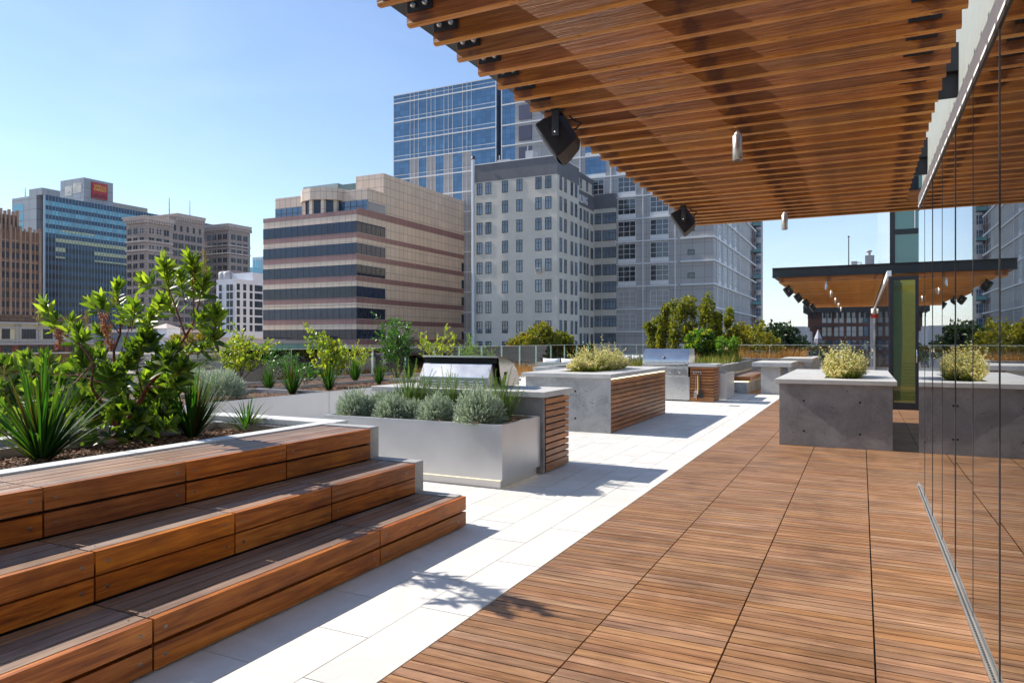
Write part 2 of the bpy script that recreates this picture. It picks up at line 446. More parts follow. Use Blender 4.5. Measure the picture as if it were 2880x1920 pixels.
def gridpanel(name, col, joint, pw, ph, rough=0.5, line=0.03, vary=0.06, spec=0.5, off=(0, 0), half=0.0, metal=0.0):
    """cladding panels pw x ph metres with fine joints, on any upright wall"""
    m, nt, b, out = newmat(name)
    ge = N(nt, 'ShaderNodeNewGeometry')
    sp = N(nt, 'ShaderNodeSeparateXYZ'); nt.links.new(ge.outputs['Position'], sp.inputs[0])
    a = N(nt, 'ShaderNodeMath', operation='ADD'); nt.links.new(sp.outputs[0], a.inputs[0]); nt.links.new(sp.outputs[1], a.inputs[1])
    cb = N(nt, 'ShaderNodeCombineXYZ'); nt.links.new(a.outputs[0], cb.inputs[0]); nt.links.new(sp.outputs[2], cb.inputs[1])
    av = N(nt, 'ShaderNodeVectorMath', operation='ADD'); av.inputs[1].default_value = (off[0] + 500 * pw, off[1] + 500 * ph, 0)
    nt.links.new(cb.outputs[0], av.inputs[0])
    br = N(nt, 'ShaderNodeTexBrick', offset=half, squash=1.0)
    br.inputs['Scale'].default_value = 1.0; br.inputs['Mortar Size'].default_value = line
    br.inputs['Mortar Smooth'].default_value = 0.0; br.inputs['Bias'].default_value = 0.0
    br.inputs['Brick Width'].default_value = pw; br.inputs['Row Height'].default_value = ph
    br.inputs['Color1'].default_value = (*[c * (1 - vary) for c in col], 1)
    br.inputs['Color2'].default_value = (*[min(1, c * (1 + vary)) for c in col], 1)
    br.inputs['Mortar'].default_value = (*joint, 1)
    nt.links.new(av.outputs[0], br.inputs['Vector'])
    n1 = N(nt, 'ShaderNodeTexNoise', Scale=0.25, Detail=6.0); nt.links.new(ge.outputs['Position'], n1.inputs['Vector'])
    mm = N(nt, 'ShaderNodeMixRGB', blend_type='MULTIPLY'); mm.inputs['Fac'].default_value = 1
    nt.links.new(br.outputs['Color'], mm.inputs['Color1'])
    nt.links.new(ramp(nt, n1.outputs['Fac'], [(0.3, (.86, .86, .86)), (0.7, (1, 1, 1))]), mm.inputs['Color2'])
    nt.links.new(mm.outputs[0], b.inputs['Base Color'])
    b.inputs['Roughness'].default_value = rough; b.inputs['Specular IOR Level'].default_value = spec
    b.inputs['Metallic'].default_value = metal
    return m
def emit(name, col, st):
    m, nt, b, out = newmat(name); nt.nodes.remove(b)
    e = N(nt, 'ShaderNodeEmission'); e.inputs[0].default_value = (*col, 1); e.inputs[1].default_value = st
    nt.links.new(e.outputs[0], out.inputs[0])
    return m

M = dict(
    deck=wood('deck_boards', (.10, .044, .018), (.240, .118, .052), (.41, .228, .115), 'x', .55, .15, .25, .1),
    bench=wood('bench_wood_y', (.085, .020, .004), (.33, .095, .016), (.58, .215, .045), 'y', .5, .2, .4),
    benchtop=wood('bench_top_wood', (.14, .068, .036), (.25, .135, .075), (.38, .23, .135), 'y', .55, .22, .25, .3),
    slat=wood('slat_wood_x', (.15, .045, .014), (.34, .125, .04), (.50, .21, .07), 'x', .42, .3, .3),
    slaty=wood('slat_wood_y', (.15, .045, .014), (.34, .125, .04), (.50, .21, .07), 'y', .42, .3, .3),
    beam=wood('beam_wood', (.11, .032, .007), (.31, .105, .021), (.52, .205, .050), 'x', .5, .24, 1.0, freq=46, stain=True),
    beamlow=wood('beam_underside_wood', (.30, .10, .02), (.60, .28, .08), (.74, .40, .14), 'x', .5, .1, .4, freq=60, fleck=True),
    paver=concrete('white_paver', (.55, .535, .50), (.70, .685, .65), 2.2, .7, False, vary=.06),
    conc=concrete('grey_concrete', (.23, .23, .23), (.46, .46, .45), 2.2, .7),
    concd=concrete('dark_concrete', (.15, .145, .145), (.30, .29, .285), 2.6, .7),
    slab=concrete('slab_concrete', (.40, .39, .37), (.56, .55, .52), 3.0, .6, False),
    curb=concrete('pale_curb', (.50, .51, .51), (.66, .67, .66), 6.0, .7),
    planter=brushed('planter_metal', (.66, .65, .65), .33, .55, 'x'),
    steel=brushed('stainless', (.62, .61, .60), .26, 1.0, 'x'),
    steelp=brushed('polished_stainless', (.72, .70, .68), .12, 1.0, 'x'),
    black=plain('black_steel', (.018, .019, .022), .45, .0, .2),
    blackp=plain('black_plastic', (.016, .016, .018), .5, 0, .2, 40),
    alu=brushed('aluminium', (.60, .60, .58), .38, .9, 'z'),
    track=brushed('track_metal', (.50, .49, .46), .45, .8, 'y'),
    white=plain('white_paint', (.78, .79, .78), .5, 0, .05),
    fascia=plain('grey_fascia', (.27, .29, .27), .6, 0, .06),
    hole=plain('dark_hole', (.01, .01, .01), .9),
    screw=plain('screw_metal', (.25, .23, .2), .35, 1.0),
    mulch=None, led=emit('warm_led', (1.0, .76, .42), 2.6),
    cush=plain('cushion_fabric', (.66, .66, .67), .9, 0, .06, 30),
)
# mulch
def mulchmat():
    m, nt, b, out = newmat('bark_mulch')
    vec, sd, tc = seed_vec(nt, (1, 1, 1))
    vo = N(nt, 'ShaderNodeTexVoronoi', Scale=45.0); nt.links.new(vec, vo.inputs['Vector'])
    n1 = N(nt, 'ShaderNodeTexNoise', Scale=30.0, Detail=6.0); nt.links.new(vec, n1.inputs['Vector'])
    nt.links.new(ramp(nt, n1.outputs['Fac'], [(.3, (.03, .015, .008)), (.5, (.12, .055, .025)), (.72, (.30, .16, .08))]), b.inputs['Base Color'])
    b.inputs['Roughness'].default_value = .85
    bump(nt, b, vo.outputs['Distance'], 1.0, 0.02)
    return m
M['mulch'] = mulchmat()
def chipmat():
    m, nt, b, out = newmat('bark_chips')
    at = N(nt, 'ShaderNodeAttribute', attribute_name='rnd')
    nt.links.new(ramp(nt, at.outputs['Fac'], [(.0, (.04, .02, .012)), (.4, (.14, .06, .03)), (.75, (.30, .16, .08)), (1, (.46, .30, .17))]), b.inputs['Base Color'])
    b.inputs['Roughness'].default_value = .8
    return m
M['chip'] = chipmat()
ZG = -24.0
# ------------------------------------------------------------------ ground, hills
city = MB(); city.add([(-9000, -9000, ZG), (9000, -9000, ZG), (9000, 12000, ZG), (-9000, 12000, ZG)], [(0, 1, 2, 3)])
tag(city.build('ground', plain('street_and_roofs', (.30, .28, .25), .9, 0, .5, .02)), kind='structure')
def hills():
    m = MB(); nx, ny = 90, 6
    vs = []
    for j in range(ny):
        for i in range(nx):
            x = -5200 + i * 90; y = 9300 + j * 300
            base = math.sin(math.pi * min(1, j / (ny - 2))) if j < ny - 1 else .6
            h = (175 + 45 * math.sin(i * .11 + 1.4) + 22 * math.sin(i * .31) + 9 * math.sin(i * .83 + j)) * base
            h *= .72 + .5 * i / nx
            vs.append((x, y, ZG - 1 + h))
    fs = [(j * nx + i, j * nx + i + 1, (j + 1) * nx + i + 1, (j + 1) * nx + i) for j in range(ny - 1) for i in range(nx - 1)]
    m.add(vs, fs, smooth=True)
    tag(m.build('hills', plain('hill_scrub', (.10, .12, .07), .9, 0, .35, .004)), kind='structure')
hills()

# ------------------------------------------------------------------ terrace floor: pavers and deck
t = MB()
t.box(-14.6, 3.2, -9, 41, -.9, -.05)
t.box(3.2, 9, 8.0, 41, -.9, -.05)
tag(t.build('terrace_slab', M['concd']), kind='structure')
p = MB()
PW, PL = .305, .875
k = 0; x1 = -1.782
while x1 > -14.1:
    x0 = x1 - PW
    y = 3.147 - PL * 14 + (PL / 2 if k % 2 else 0)
    while y < 39.3:
        ya, yb = y, y + PL
        if yb > -7.5 and not (x0 > -2.75 and ya > 19.45):
            if ya < 19.45 < yb and x0 > -2.75: yb = 19.45
            p.box(x0 + .0026, x1 - .0026, ya + .0028, yb - .0028, -.045, -R.random() * .0012)
        y += PL
    x1 = x0; k += 1
tag(p.build('paving', M['paver'], bevel=0), kind='structure')
d = MB()
cols = [(-1.776, -1.166), (-1.158, -.563), (-.555, .048), (.056, .474)]
PB = .0728
def deck_cols(y):
    c = [(-1.776, -1.166), (-1.158, -.563), (-.555, .048)]
    if y < 7.95: c.append((.056, .474))
    else:
        c += [(.056, .658), (.666, 1.27), (1.278, 1.88), (1.888, 2.49), (2.498, 3.1)]
        if y > 16.5: c = [(-1.776, -1.166), (-1.158, -.563), (-.555, .048), (.056, .50)]
        if y > 19.5: c = [(-2.74, -2.39), (-2.38, -1.784)] + c
    return c
y = -3.0; row = 0
while y < 36:
    if not (y > 29 and False):
        g = .0035 if row % 8 else .0055
        for cx0, cx1 in deck_cols(y):
            d.box(cx0, cx1, y + g, y + PB - .0035, -.024, R.random() * -.0008)
    y += PB; row += 1
tag(d.build('deck', M['deck'], bevel=0), kind='structure')
ds = MB(); ds.box(-1.776, .47, -3, 36, -.046, -.03)
ds.box(.47, 3.1, 7.98, 16.45, -.046, -.03); ds.box(-2.74, -1.78, 19.46, 36, -.046, -.03)
tag(ds.build('deck_underlay', M['hole']), kind='structure')

# drain cover in the paving
dc = empty('floor_drain', (0, 0, 0))
g0 = gz(2050, 1140.7); g1 = gz(2075, 1141.5)
dc.location = (g0.x, g0.y, 0)
tag(dc, 'small dark slot drain cover set in the white paving', 'drain')
q = MB(); q.box(g0.x, g0.x + .22, g0.y - .05, g0.y + .05, .0, .006)
q.build('drain_frame', M['steel'], dc)
q = MB()
for i in range(7): q.box(g0.x + .015 + i * .028, g0.x + .032 + i * .028, g0.y - .04, g0.y + .04, .006, .009)
q.build('grating', M['hole'], dc)

# ------------------------------------------------------------------ tiered seating
TB = empty('tiered_bench', (-3.1, 2.0, 0))
tag(TB, 'three stepped tiers of reddish hardwood bench seats on grey concrete ends', 'bench')
Y0 = -3.2
def yj(xs, X): return [onX(x, 1000, X).y for x in xs]
tiers = [  # front X, z bottom, z top, end Y of wood, back X, riser joints, 
    (-2.674, .012, .228, 4.652, -3.062, yj((431, 1069.2), -2.674)),
    (-3.070, .236, .457, 4.560, -3.488, yj((267, 661, 933), -3.07)),
    (-3.495, .465, .700, 4.565, -3.985, yj((122, 523, 806), -3.495)),
]
for ti, (X, z0, z1, ye, xb, js) in enumerate(tiers):
    js = sorted(js); st = js[-1] - js[-2]
    while js[0] - st > Y0: js.insert(0, js[0] - st)
    js = [Y0] + js + [ye]
    rb = MB(); sb = MB()
    GP = .009 if ti == 1 else .016; h = (z1 - z0 - GP) / 2
    for a, b in zip(js[:-1], js[1:]):
        a2, b2 = a + .005, b - .005
        if b == js[-1]: b2 = b
        rb.box(X - .034, X, a2, b2, z0, z0 + h)
        rb.box(X - .034, X, a2, b2, z0 + h + GP, z1)
        n = 5 if ti == 2 else 4
        x_in = X - .044; wd = (x_in - xb - .009 * (n - 1)) / n
        for i in range(n):
            xx = x_in - i * (wd + .009)
            yy = b2
            if b == js[-1] : yy = min(b2, 4.56)
            sb.box(xx - wd, xx, a2, yy, z1 - .028, z1 - .001 + (R.random() - .5) * .001)
            for e in (a2 + .05, yy - .05):
                sb.lathe([(.006, 0), (.006, .0012), (.002, .0012)], (xx - wd / 2, e, z1 - .001), 8, 1)
        for e in (a2 + .055, b2 - .055):
            if e > js[-1] - .2: e -= .06
            for zz in (z0 + h * .5, z0 + h * 1.5 + GP):
                rb.lathe([(.009, 0), (.009, .0015), (.0035, .0015), (.0035, .0018)], (X, e, zz), 10, 1, 'x')
    r = rb.build('riser_boards', [M['bench'], M['screw']], TB, bevel=.002)
    s = sb.build('seat_boards', [M['benchtop'], M['screw']], TB, bevel=.002)
ew = MB()   # stepped concrete end wall + core
yw0, yw1 = 4.572, 4.686
ew.box(-3.10, -2.712, yw0, yw1 - .03, 0, .236)
ew.prism([(-3.51, 0), (-3.078, 0), (-3.078, .455), (-3.086, .463), (-3.51, .463)], 'y', yw0, yw1)
ew.prism([(-4.0, 0), (-3.507, 0), (-3.507, .70), (-3.515, .708), (-4.0, .708)], 'y', yw0, yw1)
ew.build('end_wall', M['conc'], TB, bevel=.005)
core = MB()
core.box(-3.105, -2.712, Y0, yw0 - .003, 0, .196); core.box(-3.53, -3.11, Y0, yw0 - .003, 0, .425); core.box(-3.98, -3.54, Y0, yw0 - .003, 0, .668)
core.build('core', M['hole'], TB)

# ------------------------------------------------------------------ raised planting bed behind the tiers
BED = empty('raised_bed', (-4.7, 1.0, 0))
tag(BED, 'raised planting bed of bark mulch with pale concrete kerb behind the tiered bench', 'planting bed')
kb = MB(); kz = .712
kb.box(-4.12, -3.99, Y0, 4.69, 0, kz)
kb.box(-5.52, -3.99, 4.695, 4.90, 0, kz - .002)
kb.box(-5.52, -5.36, Y0, 4.69, 0, kz)
kb.build('kerb', M['curb'], BED, bevel=.006)
tr = MB()
tr.box(-5.34, -5.22, Y0, 4.66, .6, .665); tr.box(-5.22, -4.14, 4.58, 4.67, .6, .665)
tr.build('drain_channel', M['track'], BED)
tr = MB()
for i in range(60):
    yy = 1.6 + i * .05; tr.box(-5.325, -5.235, yy, yy + .03, .666, .668)
for i in range(20):
    xx = -5.18 + i * .05; tr.box(xx, xx + .03, 4.595, 4.655, .666, .668)
tr.build('grating', M['hole'], BED)
def soil(name, x0, x1, y0, y1, z, parent, amp=.02, res=.06):
    m = MB(); nx = max(2, int((x1 - x0) / res)); ny = max(2, int((y1 - y0) / res))
    vs = [(x0 + (x1 - x0) * i / nx, y0 + (y1 - y0) * j / ny, z + (R.random() - .3) * amp) for j in range(ny + 1) for i in range(nx + 1)]
    fs = [(j * (nx + 1) + i, j * (nx + 1) + i + 1, (j + 1) * (nx + 1) + i + 1, (j + 1) * (nx + 1) + i) for j in range(ny) for i in range(nx)]
    m.add(vs, fs, smooth=False)
    return m.build(name, M['mulch'], parent)
def chips(x0, x1, y0, y1, z, n, parent, s=.022):
    m = MB()
    for i in range(n):
        c = Vector((R.uniform(x0, x1), R.uniform(y0, y1), z + R.uniform(0, .02)))
        a = R.uniform(0, 6.28); L = s * R.uniform(.4, 1.5); W = s * R.uniform(.15, .5)
        d = Vector((math.cos(a), math.sin(a), R.uniform(-.35, .35))); n_ = Vector((R.uniform(-.4, .4), R.uniform(-.4, .4), 1))
        sd = d.cross(n_).normalized()
        m.obox(c, d * L * .5, sd * W * .5, n_.normalized() * .0022, 0)
    o = m.build('mulch_chips', M['chip'], parent); tag(o, kind='stuff')
soil('soil', -5.24, -4.12, Y0, 4.69, .59, BED)
chips(-5.2, -4.13, 1.5, 4.6, .595, 5200, BED)

# ------------------------------------------------------------------ metal planters
def planter(name, x0, x1, y0, y1, h, label, plinth=False, group=None, seam=None, chipn=0, soilz=.06):
    e = empty(name, ((x0 + x1) / 2, (y0 + y1) / 2, 0), label, 'planter', group)
    b = MB(); zb = .085 if plinth else 0.0; tk = .012
    b.box(x0, x1, y0, y0 + tk, zb, h); b.box(x0, x1, y1 - tk, y1, zb, h)
    b.box(x0, x0 + tk, y0 + tk, y1 - tk, zb, h); b.box(x1 - tk, x1, y0 + tk, y1 - tk, zb, h)
    for a0, a1, c0, c1 in ((x0, x1, y0, y0 + .03), (x0, x1, y1 - .03, y1), (x0, x0 + .03, y0 + .03, y1 - .03), (x1 - .03, x1, y0 + .03, y1 - .03)):
        b.box(a0 - .001, a1 + .001, c0 - .001, c1 + .001, h, h + .005)
    b.build('planter_wall', M['planter'], e, bevel=.0015)
    if plinth:
        q = MB(); q.box(x0 + .035, x1 - .035, y0 + .035, y1 - .02, 0, .075); q.build('plinth', M['planter'], e)
        q = MB(); q.box(x0 + .03, x1 - .03, y0 + .03, y0 + .034, .076, .084)
        q.box(x1 - .034, x1 - .03, y0 + .034, y1 - .05, .076, .084)
        q.build('light_strip', M['led'], e)
        q = MB(); q.box(x0 + .05, x1 - .05, y0 + .05, y1 - .03, .075, .15); q.build('base_tray', M['black'], e)
    if seam:
        q = MB()
        for s_ in seam: q.box(x1, x1 + .002, s_ - .003, s_ + .003, 0, h)
        q.build('seam', M['hole'], e)
    soil('soil', x0 + tk, x1 - tk, y0 + tk, y1 - tk, h - soilz, e)
    if chipn: chips(x0 + .04, x1 - .04, y0 + .04, y1 - .04, h - soilz + .005, chipn, e)
    return e
planter('metal_planter', -5.155, -3.025, 5.94, 6.825, .602, 'satin grey metal planter of lavender in front of the near grill counter', True, chipn=700, soilz=.05)
ys = onX(925.4, 1100, -7.44).y
planter('metal_planter', -9.0, -7.44, 2.0, ys, .6, 'long grey metal planter behind the raised bed, holding a round silver bush', seam=None, chipn=1500, group=None)
planter('metal_planter', -9.0, -7.44, ys + .006, 12.2, .6, 'long grey metal planter left of the near grill counter, with a lime green bush', chipn=1500)
planter('metal_planter', -11.2, -9.3, 6.0, 15.5, .55, 'grey metal planter beside the glass railing, behind the other metal planters', chipn=800)

# ------------------------------------------------------------------ concrete counters
def holes(m, pts, X=None, Y=None, r=.014, mi=1):
    for a, z in pts:
        if X is not None: m.lathe([(r, 0), (r, .0015), (.002, .0015)], (X, a, z), 10, mi, 'x')
        else: m.lathe([(.002, -.0015), (r, -.0015), (r, 0)], (a, Y, z), 10, mi, 'y')
def slab_with_hole(m, x0, x1, y0, y1, z0, z1, hx0, hx1, hy0, hy1):
    o = [(x0, y0), (x1, y0), (x1, y1), (x0, y1)]; h = [(hx0, hy0), (hx1, hy0), (hx1, hy1), (hx0, hy1)]
    vs = [(a, b, z0) for a, b in o + h] + [(a, b, z1) for a, b in o + h]
    fs = []
    for i in range(4):
        j = (i + 1) % 4
        fs += [(8 + i, 8 + j, 12 + j, 12 + i), (j, i, 4 + i, 4 + j), (i, j, 8 + j, 8 + i), (4 + j, 4 + i, 12 + i, 12 + j)]
    m.add(vs, fs)
# dark block on the deck
B1 = empty('concrete_counter', (-.32, 11.9, 0), 'dark concrete counter on the timber deck beside the glass wall, planted in the middle', 'counter')
b = MB(); b.box(-.998, .352, 10.19, 13.74, 0, .824)
holes(b, [(-.76 + .07, .60), (-.02, .60), (-.69, .2), (-.02, .19)], Y=10.19)
b.build('base', [M['concd'], M['hole']], B1, bevel=.004)
rr = random.Random(3)
for q_ in range(1):
    g = MB()
    for i in range(26):
        g.lathe([(.001, -.001), (rr.uniform(.002, .006), -.001), (.003, 0)], (rr.uniform(-.95, .3), 10.19, rr.uniform(.08, .78)), 6, 0, 'y')
    g.build('air_holes', M['hole'], B1)
g = MB(); sc_ = [(1640, 1035), (1700, 1025), (1775, 1028), (1765, 1060), (1730, 1085), (1745, 1120), (1790, 1175), (1740, 1178), (1690, 1140), (1640, 1125), (1660, 1090), (1635, 1060), (1640, 1035)]
g.tube([onY(2160 + a / 5.345, 1020 + b_ / 5.345, 10.189) for a, b_ in sc_], .0022, 5)
g.tube([onY(2160 + a / 5.345, 1020 + b_ / 5.345, 10.189) for a, b_ in ((1700, 1030), (1690, 1065), (1655, 1090), (1700, 1110), (1725, 1150))], .0015, 5)
g.build('patch_scar', M['concd'], B1)
P0 = gz(2297, 1063, .88); P1 = gz(2400, 1063.5, .88)
b = MB(); slab_with_hole(b, -1.05, .40, 10.14, 13.79, .826, .884, -.46, .0, P0.y, P0.y + 2.0)
b.build('countertop', M['slab'], B1, bevel=.004)
BH = (-.46, .0, P0.y, P0.y + 2.0)
q = MB(); q.box(-.455, -.005, P0.y + .005, P0.y + 1.995, .826, .85); q.build('soil', M['mulch'], B1)
# bar island with slatted side
B2 = empty('concrete_bar', (-4.1, 11.9, 0), 'pale concrete bar with a slatted timber side and a shrub growing through its top', 'bar counter')
b = MB(); b.box(-4.79, -3.415, 10.235, 13.56, 0, .828)
b.box(-3.415, -3.385, 10.235, 10.262, 0, .828); b.box(-3.415, -3.385, 13.535, 13.56, 0, .828)
holes(b, [(-3.95, .62), (-4.75 + .1, .62), (-3.95, .205)], Y=10.235, r=.016)
b.build('base', [M['conc'], M['hole']], B2, bevel=.004)
g = MB()
for i in range(60):
    cx = rr.gauss(-3.95, .22); cz = rr.gauss(.47, .1)
    if -4.7 < cx < -3.45 and .05 < cz < .8:
        g.lathe([(.001, -.001), (rr.uniform(.0025, .007), -.001), (.003, 0)], (cx, 10.235, cz), 6, 0, 'y')
g.build('air_holes', M['hole'], B2)
ba = gz(1585, 1050, .89); bb = gz(1783, 1036, .89)
BARH = (-4.45, -3.85, 10.75, 13.0)
b = MB(); slab_with_hole(b, -4.84, -3.36, 10.185, 13.61, .83, .892, *BARH)
b.build('countertop', M['slab'], B2, bevel=.004)
q = MB(); q.box(BARH[0] + .005, BARH[1] - .005, BARH[2] + .005, BARH[3] - .005, .831, .85); q.build('soil', M['mulch'], B2)
s = MB()
n = 11; hh = (.80 - .02) / n
for i in range(n):
    z0 = .015 + i * hh; j = 10.268
    cut = [10.268, 10.268 + (1.3 + .35 * (i % 3)), 13.53]
    s.box(-3.412, -3.385, cut[0], cut[1] - .002, z0, z0 + hh - .013)
    s.box(-3.412, -3.385, cut[1] + .002, cut[2], z0, z0 + hh - .013)
s.build('timber_slats', M['slaty'], B2, bevel=.0015)
q = MB(); q.box(-3.414, -3.395, 10.27, 13.53, .808, .818); q.build('light_strip', M['led'], B2)
q = MB(); q.box(-3.4145, -3.413, 10.265, 13.53, .01, .80); q.build('backing', M['hole'], B2)
# grill island
B3 = empty('grill_counter', (-4.1, 7.2, 0), 'concrete grill counter behind the lavender planter, timber slats on its end', 'counter')
b = MB(); b.box(-5.12, -3.03, 6.84, 7.50, 0, .80); b.box(-3.03, -2.995, 6.84, 6.875, 0, .80)
holes(b, [(-3.42, .62), (-3.42, .22)], Y=6.84)
b.build('base', [M['concd'], M['hole']], B3, bevel=.004)
b = MB(); b.box(-5.19, -2.955, 6.79, 7.60, .803, .862); b.build('countertop', M['slab'], B3, bevel=.004)
s = MB(); n = 11; hh = .755 / n
for i in range(n):
    z0 = .022 + i * hh
    if i == 0: s.box(-3.02, -2.985, 6.885, 7.53, .015, .015 + hh + .015)
    elif i > 0: s.box(-3.02, -2.985, 6.885, 7.53, z0 + .02, z0 + hh + .003)
s.build('timber_slats', M['slaty'], B3, bevel=.0015)
pieces('batten', [(-3.026, -3.021, yy, yy + .03, .02, .78) for yy in (6.9, 7.48)], M['hole'], B3)

# ------------------------------------------------------------------ near grill, seen from the back, lid open
G1 = empty('gas_grill', (-4.1, 7.3, .862), 'open stainless grill seen from behind on the near counter', 'grill')
gx0, gx1 = -4.60, -3.70
bm = MB()
prof = [(6.93, .865), (6.93, .985), (7.02, 1.135), (7.60, 1.135), (7.60, .865)]
bm.prism(prof, 'x', gx0, gx1)
# side profile shoulders
bm.build('grill_body', M['steel'], G1, bevel=.004)
lv = MB()
for c in range(7):
    for rrow in range(3):
        x = gx0 + .06 + c * .118; z = .885 + rrow * .028
        lv.tube([(x, 6.926, z), (x + .07, 6.926, z)], .007, 6)
lv.build('vent_louvre', M['steelp'], G1)
hd = MB()   # open hood: a curved shell whose dark inside shows over the body
arc = []
for i in range(13):
    a = math.radians(8 + i * 82 / 12)
    arc.append((7.10 + .52 * math.sin(a) - .02, .90 + .315 * math.cos(a) + .005))
inn = [(p_[0] - .012, p_[1] - .014) for p_ in arc]
hd.prism([(7.08, 1.175)] + [(7.06, 1.222)] + arc + inn[::-1][:-1], 'x', gx0 - .01, gx1 + .05)
for xx in (gx0 - .012, gx1 + .05):
    hd.prism([(7.06, 1.222)] + arc + [(7.60, .875), (7.16, .875)], 'x', xx, xx + .006)
hd.build('hood', M['steelp'], G1)
q = MB(); q.box(gx0, gx1 + .045, 7.03, 7.05, 1.139, 1.205); q.build('hood_gap', M['hole'], G1)
q = MB(); q.box(gx0 - .012, gx1 + .058, 7.01, 7.075, 1.207, 1.225); q.build('hood_rim', M['steel'], G1)
q = MB(); q.tube([(gx1 + .062, 7.14, .88), (gx1 + .068, 7.19, .92), (gx1 + .066, 7.24, 1.0), (gx1 + .062, 7.24, 1.04)], .009, 6); q.build('hinge', M['hole'], G1)
q = MB(); q.tube([(gx0, 7.66, .93), (gx1 + .05, 7.66, .93)], .014, 10); q.build('handle', M['steelp'], G1)

# ------------------------------------------------------------------ far grill, facing the camera
Yg = 16.45
def px(x, y, Y=Yg): return onY(x, y, Y)
G2 = empty('gas_grill', (-4.05, Yg + .35, 0), 'closed stainless grill with round gauge in its curved hood', 'grill')
xl, xr = -4.63, -3.60
cab = MB(); cab.box(xl, -3.545, Yg, Yg + .68, .03, .56); cab.build('cabinet', M['steel'], G2, bevel=.003)
q = MB(); q.box(xl, -3.545, Yg + .005, Yg + .6, 0, .03); q.build('plinth', M['black'], G2)
q = MB(); q.box(xl + .02, -4.10, Yg - .006, Yg - .001, .04, .545); q.build('door', M['steel'], G2)
q = MB(); q.box(-4.09, -3.56, Yg - .006, Yg - .001, .04, .545); q.build('door', M['steel'], G2)
q = MB(); q.box(xl - .02, -3.57, Yg - .04, Yg + .68, .563, .80); q.build('control_panel', M['steel'], G2, bevel=.004)
q = MB(); q.box(xl + .05, -3.60, Yg - .043, Yg - .041, .60, .74); q.build('fascia_plate', M['steelp'], G2)
for xx in (-4.40, -4.15, -3.98, -3.765):
    q = MB(); q.lathe([(.03, -.005), (.034, -.004), (.03, 0)], (xx, Yg - .043, .665), 16, 0, 'y')
    kn = q.build('knob', M['steelp'], G2)
    q2 = MB(); q2.lathe([(.012, -.03), (.02, -.026), (.022, -.005)], (xx, Yg - .043, .665), 14, 0, 'y'); q2.build('knob_grip', M['steel'], kn)
hp = [(Yg - .02, .835)]
for i in range(11):
    a = math.radians(i * 9)
    hp.append((Yg - .02 + .32 - .32 * math.cos(a) , .90 + .305 * math.sin(a)))
hp += [(Yg + .62, 1.20), (Yg + .66, .835)]
q = MB(); q.prism(hp, 'x', xl - .01, xr + .02, smooth=True); q.build('hood', M['steel'], G2)
q = MB(); q.prism([(a + (.006 if a < Yg + .3 else -.006), b + .004) for a, b in hp], 'x', xr + .021, xr + .035); q.build('hood_end', M['steelp'], G2)
q = MB(); q.box(xl - .02, xr + .04, Yg - .05, Yg + .66, .803, .832); q.build('shelf', M['steelp'], G2)
q = MB(); q.tube([(xl + .04, Yg - .075, .86), (xr - .03, Yg - .075, .86)], .014, 10)
q.box(xl + .06, xl + .08, Yg - .07, Yg - .01, .852, .868); q.box(xr - .07, xr - .05, Yg - .07, Yg - .01, .852, .868)
q.build('handle', M['steelp'], G2)
q = MB(); q.lathe([(.044, -.012), (.047, -.008), (.047, .012)], (-4.13, Yg + .003, .985), 20, 0, 'y'); ga = q.build('gauge', M['steelp'], G2)
q = MB(); q.lathe([(.001, -.014), (.033, -.014), (.033, -.012)], (-4.13, Yg + .003, .985), 18, 0, 'y'); q.build('dial', M['black'], ga)

# slatted cabinet at the end of the far grill
W = empty('slatted_cabinet', (-3.2, 16.8, 0), 'slatted timber cabinet with a concrete top at the end of the far grill', 'cabinet')
s = MB(); n = 12; hh = .80 / n
for i in range(n):
    z0 = .0 + i * hh; a = .10 if i == 0 else hh
    if i == 1: continue
    z1 = z0 + (2 * hh if i == 0 else hh) - .012
    s.box(-3.53, -3.005, 16.44, 16.465, z0 + .004, z1)
    s.box(-3.03, -3.004, 16.467, 17.14, z0 + .004, z1)
WS = s
q = MB(); q.box(-3.525, -3.035, 16.47, 17.13, 0, .79); q.build('core', M['hole'], W)
q = MB(); q.box(-3.56, -2.93, 16.38, 17.18, .80, .862); q.build('countertop', M['slab'], W, bevel=.003)
for xx in (-3.42, -3.06, -3.22):
    for i in range(2, n): WS.lathe([(.001, -.002), (.006, -.002), (.006, 0)], (xx, 16.44, .03 + i * hh), 8, 1, 'y')
WS.build('timber_slats', [M['slat'], M['screw']], W, bevel=.0015)
